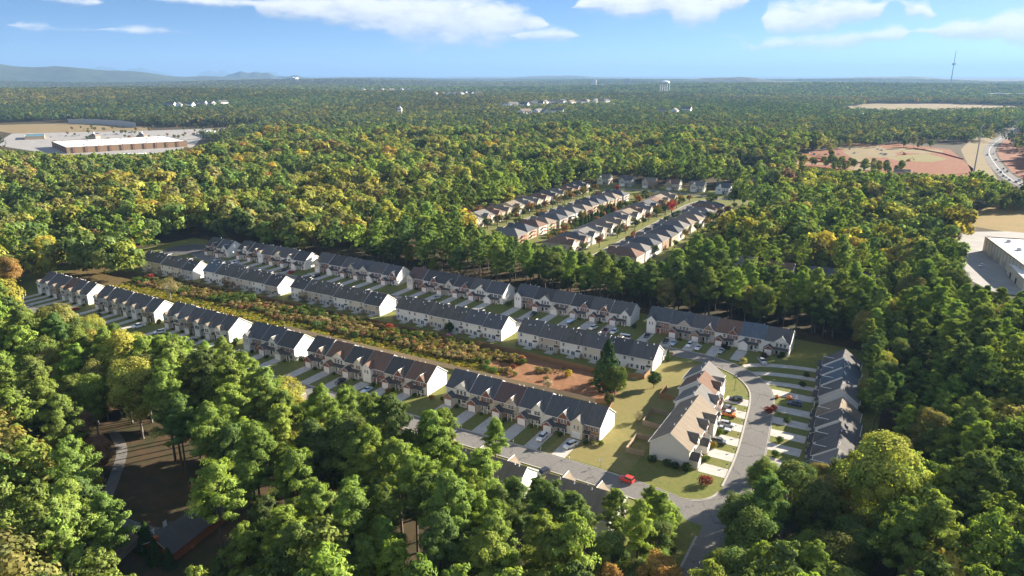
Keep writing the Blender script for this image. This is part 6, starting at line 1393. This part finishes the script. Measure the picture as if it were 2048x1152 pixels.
for k in range(80):
    x = random.uniform(-165, -20); y = random.uniform(915, 985) - (x + 100) * .12
    if k > 40: x, y = random.uniform(-165, 20), random.uniform(1020, 1360)
    if k > 40 and x > -100 and y < 1270: continue
    cn_ = random.choice(['green', 'olive', 'oak', 'ygreen']); single_tree(1, x, y, random.uniform(.5, .8), cn_, random.randrange(5), random.random() * 6, label=CW[cn_] + ' leafy tree ' + ('at the near edge of' if y < 1010 else 'well inside') + ' the building site', group='trees left standing on the building site')
def monopole(x, y, h, label, r0=.9):
    r = bpy.data.objects.new('power_pole', None); COL.objects.link(r); r.location = (x, y, float(hgt(x, y))); tag(r, label, 'pylon', 'steel power poles by the highway')
    mb = MB(); mb.tube((0, 0, 0), (0, 0, h), r0, r0 * .45, 10); add('shaft', mb.mesh('shaft', [M['steel']]), r)
    a = MB(); a.tube((0, 0, 0), (3.2, 0, .5), .16, .1, 6); a.tube((3.2, 0, .5), (3.2, 0, -1.6), .12, .12, 6); am = a.mesh('arm', [M['steel']])
    for k, z in enumerate((h - 3, h - 9, h - 15)): add('arm', am, r, (0, 0, z), R(20 + 180 * (k % 2)))
monopole(51, 1000, 55, 'tall pale steel power pole at the edge of the clay site'); monopole(112, 1330, 45, 'steel power pole on the red bank right of the highway', .6); monopole(85, 1800, 52, 'steel power pole far up the highway', .8); monopole(118, 1180, 40, 'steel power pole near the right edge bank', .6)

# ------------------------------------------------------------------ far landmarks
def water_tower(x, y, H, R0, label):
    r = bpy.data.objects.new('water_tower', None); COL.objects.link(r); r.location = (x, y, float(hgt(x, y))); tag(r, label, 'water tower')
    H = H - float(hgt(x, y))
    mb = MB(); prof = [(.02, -8.5), (R0 * .75, -7), (R0, -2.5), (R0, .5), (R0 * .92, 4), (R0 * .6, 7.5), (.02, 9.2)]
    for (a, z0), (b, z1) in zip(prof[:-1], prof[1:]): mb.tube((0, 0, H - 9 + z0), (0, 0, H - 9 + z1), a, b, 20, 0, cap=False)
    add('tank', mb.mesh('tank', [M['white_paint']], True), r)
    lm = MB(); lm.tube((R0 * 1.02, 0, 0), (R0 * .93, 0, H - 11), 1.5, 1.3, 8); lmm = lm.mesh('leg', [M['white_paint']])
    for k in range(6): add('leg', lmm, r, (0, 0, 0), R(60 * k + 15))
    mb = MB(); mb.tube((0, 0, 0), (0, 0, H - 16), 2.0, 2.0, 10); add('riser', mb.mesh('riser', [M['white_paint']]), r)
    mb = MB(); mb.tube((0, 0, H), (0, 0, H + 14), .4, .2, 5); add('antenna', mb.mesh('antenna', [M['steel']]), r)
water_tower(-1257, 3802, 82, 24, 'white water tower on legs rising above the distant woods')
def mast(x, y, H, label):
    r = bpy.data.objects.new('radio_mast', None); COL.objects.link(r); r.location = (x, y, float(hgt(x, y))); tag(r, label, 'mast')
    mb = MB(); mb.tube((0, 0, 0), (0, 0, H), 3.5, 1.6, 6); add('shaft', mb.mesh('shaft', [M['steel']]), r)
    mb = MB(); mb.tube((0, 0, H * .62), (0, 0, H * .66), 11, 11, 10); add('platform', mb.mesh('platform', [M['steel']]), r)
mast(68, 5600, 230, 'tall thin radio mast on the right horizon')
def block_tower(px, d, w, h, m, label):
    x, y = d * math.sin(math.atan2((px - 1024) / 1420, math.cos(R(16.7))) - R(30)), d * math.cos(math.atan2((px - 1024) / 1420, math.cos(R(16.7))) - R(30))
    r = bpy.data.objects.new('office_block', None); COL.objects.link(r); r.location = (x, y, float(hgt(x, y))); r.rotation_euler = (0, 0, R(20)); tag(r, label, 'building')
    mb = MB(); mb.box(-w/2, w/2, -w*.3, w*.3, -5, h); add('wall', mb.mesh('wall', [M[m]]), r)
    mb = MB(); mb.box(-w*.2, w*.2, -w*.15, w*.15, h, h + h * .12); add('roof_housing', mb.mesh('roof_housing', [M['steel']]), r)
    b = MB(); b.box(-w*.47, w*.47, -w*.302, -w*.3, 0, 2.0); bm = b.mesh('window', [M['glass']])
    for k in range(int(h / 9)): add('window', bm, r, (0, 0, 12 + k * 9 - 5))
block_tower(1175, 6500, 40, 82, 's_white', 'pale tower block on the middle horizon'); block_tower(1192, 6500, 70, 40, 's_lightgrey', 'low pale block beside the horizon tower'); block_tower(1237, 7000, 50, 75, 's_grey', 'grey twin block on the middle horizon'); block_tower(620, 8000, 110, 34, 's_lightgrey', 'wide white complex on the left horizon'); block_tower(1925, 4200, 90, 20, 's_lightgrey', 'long white shed beyond the tan field'); block_tower(1975, 4300, 70, 20, 's_grey', 'long grey shed near the right edge horizon')
block_tower(815, 1900, 11, 30, 's_white', 'small white silo-like building among mid-distance trees'); block_tower(890, 1500, 24, 14, 'brick', 'red brick building peeping out of mid-distance trees'); block_tower(640, 1900, 40, 16, 's_lightgrey', 'grey flat building behind the tall pine edge'); block_tower(1660, 2050, 55, 17, 's_white', 'white flat shed at the left of the tan field')
def far_houses(px0, px1, d0, d1, n, where):
    for k in range(n):
        t = (k + .5) / n; px = px0 + (px1 - px0) * t + random.uniform(-4, 4); d = d0 + (d1 - d0) * t + random.uniform(-60, 60)
        a = math.atan2((px - 1024) / 1420, math.cos(R(16.7))) - R(30); x, y = d * math.sin(a), d * math.cos(a)
        house(x, y, R(random.uniform(0, 180)), 'far ' + ['pale', 'small', 'wide'][k % 3] + ' gabled house in ' + where, 'far houses in ' + where, w=random.uniform(20, 32), d=16, ev=17, rise=6, wall=random.choice(['s_white', 's_white', 's_cream', 's_lightgrey']), roof=random.choice(['r_grey', 'r_tan', 'r_char']), style='gable', gable=False, detail=0, z=float(hgt(x, y)) + 6)
far_houses(1005, 1205, 2250, 2600, 18, 'the white estate in the middle distance'); far_houses(880, 965, 3000, 3200, 8, 'the small estate left of the white one'); far_houses(1040, 1120, 1850, 1900, 4, 'the clearing below the white estate'); far_houses(380, 500, 2350, 2500, 6, 'the left middle distance'); far_houses(1290, 1360, 1950, 2000, 3, 'the woods below the water tower'); far_houses(740, 860, 4000, 4400, 7, 'the hazy left town')

# trees that share a description are told apart by their order from the left
same = {}
for o in COL.objects:
    if o.parent is None and o.get('category') in ('tree', 'shrub', 'house', 'mailbox', 'car', 'van', 'pickup') and o.get('label'): same.setdefault(o['label'], []).append(o)
NTH = ['first', 'second', 'third', 'fourth', 'fifth', 'sixth', 'seventh', 'eighth', 'ninth', 'tenth', 'eleventh', 'twelfth', 'thirteenth', 'fourteenth', 'fifteenth', 'sixteenth']
for lab, os_ in same.items():
    if 1 < len(os_) <= 16 and len(lab.split()) <= 13:
        os_.sort(key=lambda o: (o.location.x * CAMF[0] + o.location.y * CAMF[1]) / (-o.location.x * CAMF[1] + o.location.y * CAMF[0]))
        for k, o in enumerate(os_): o['label'] = lab + ', ' + NTH[k] + ' from left'
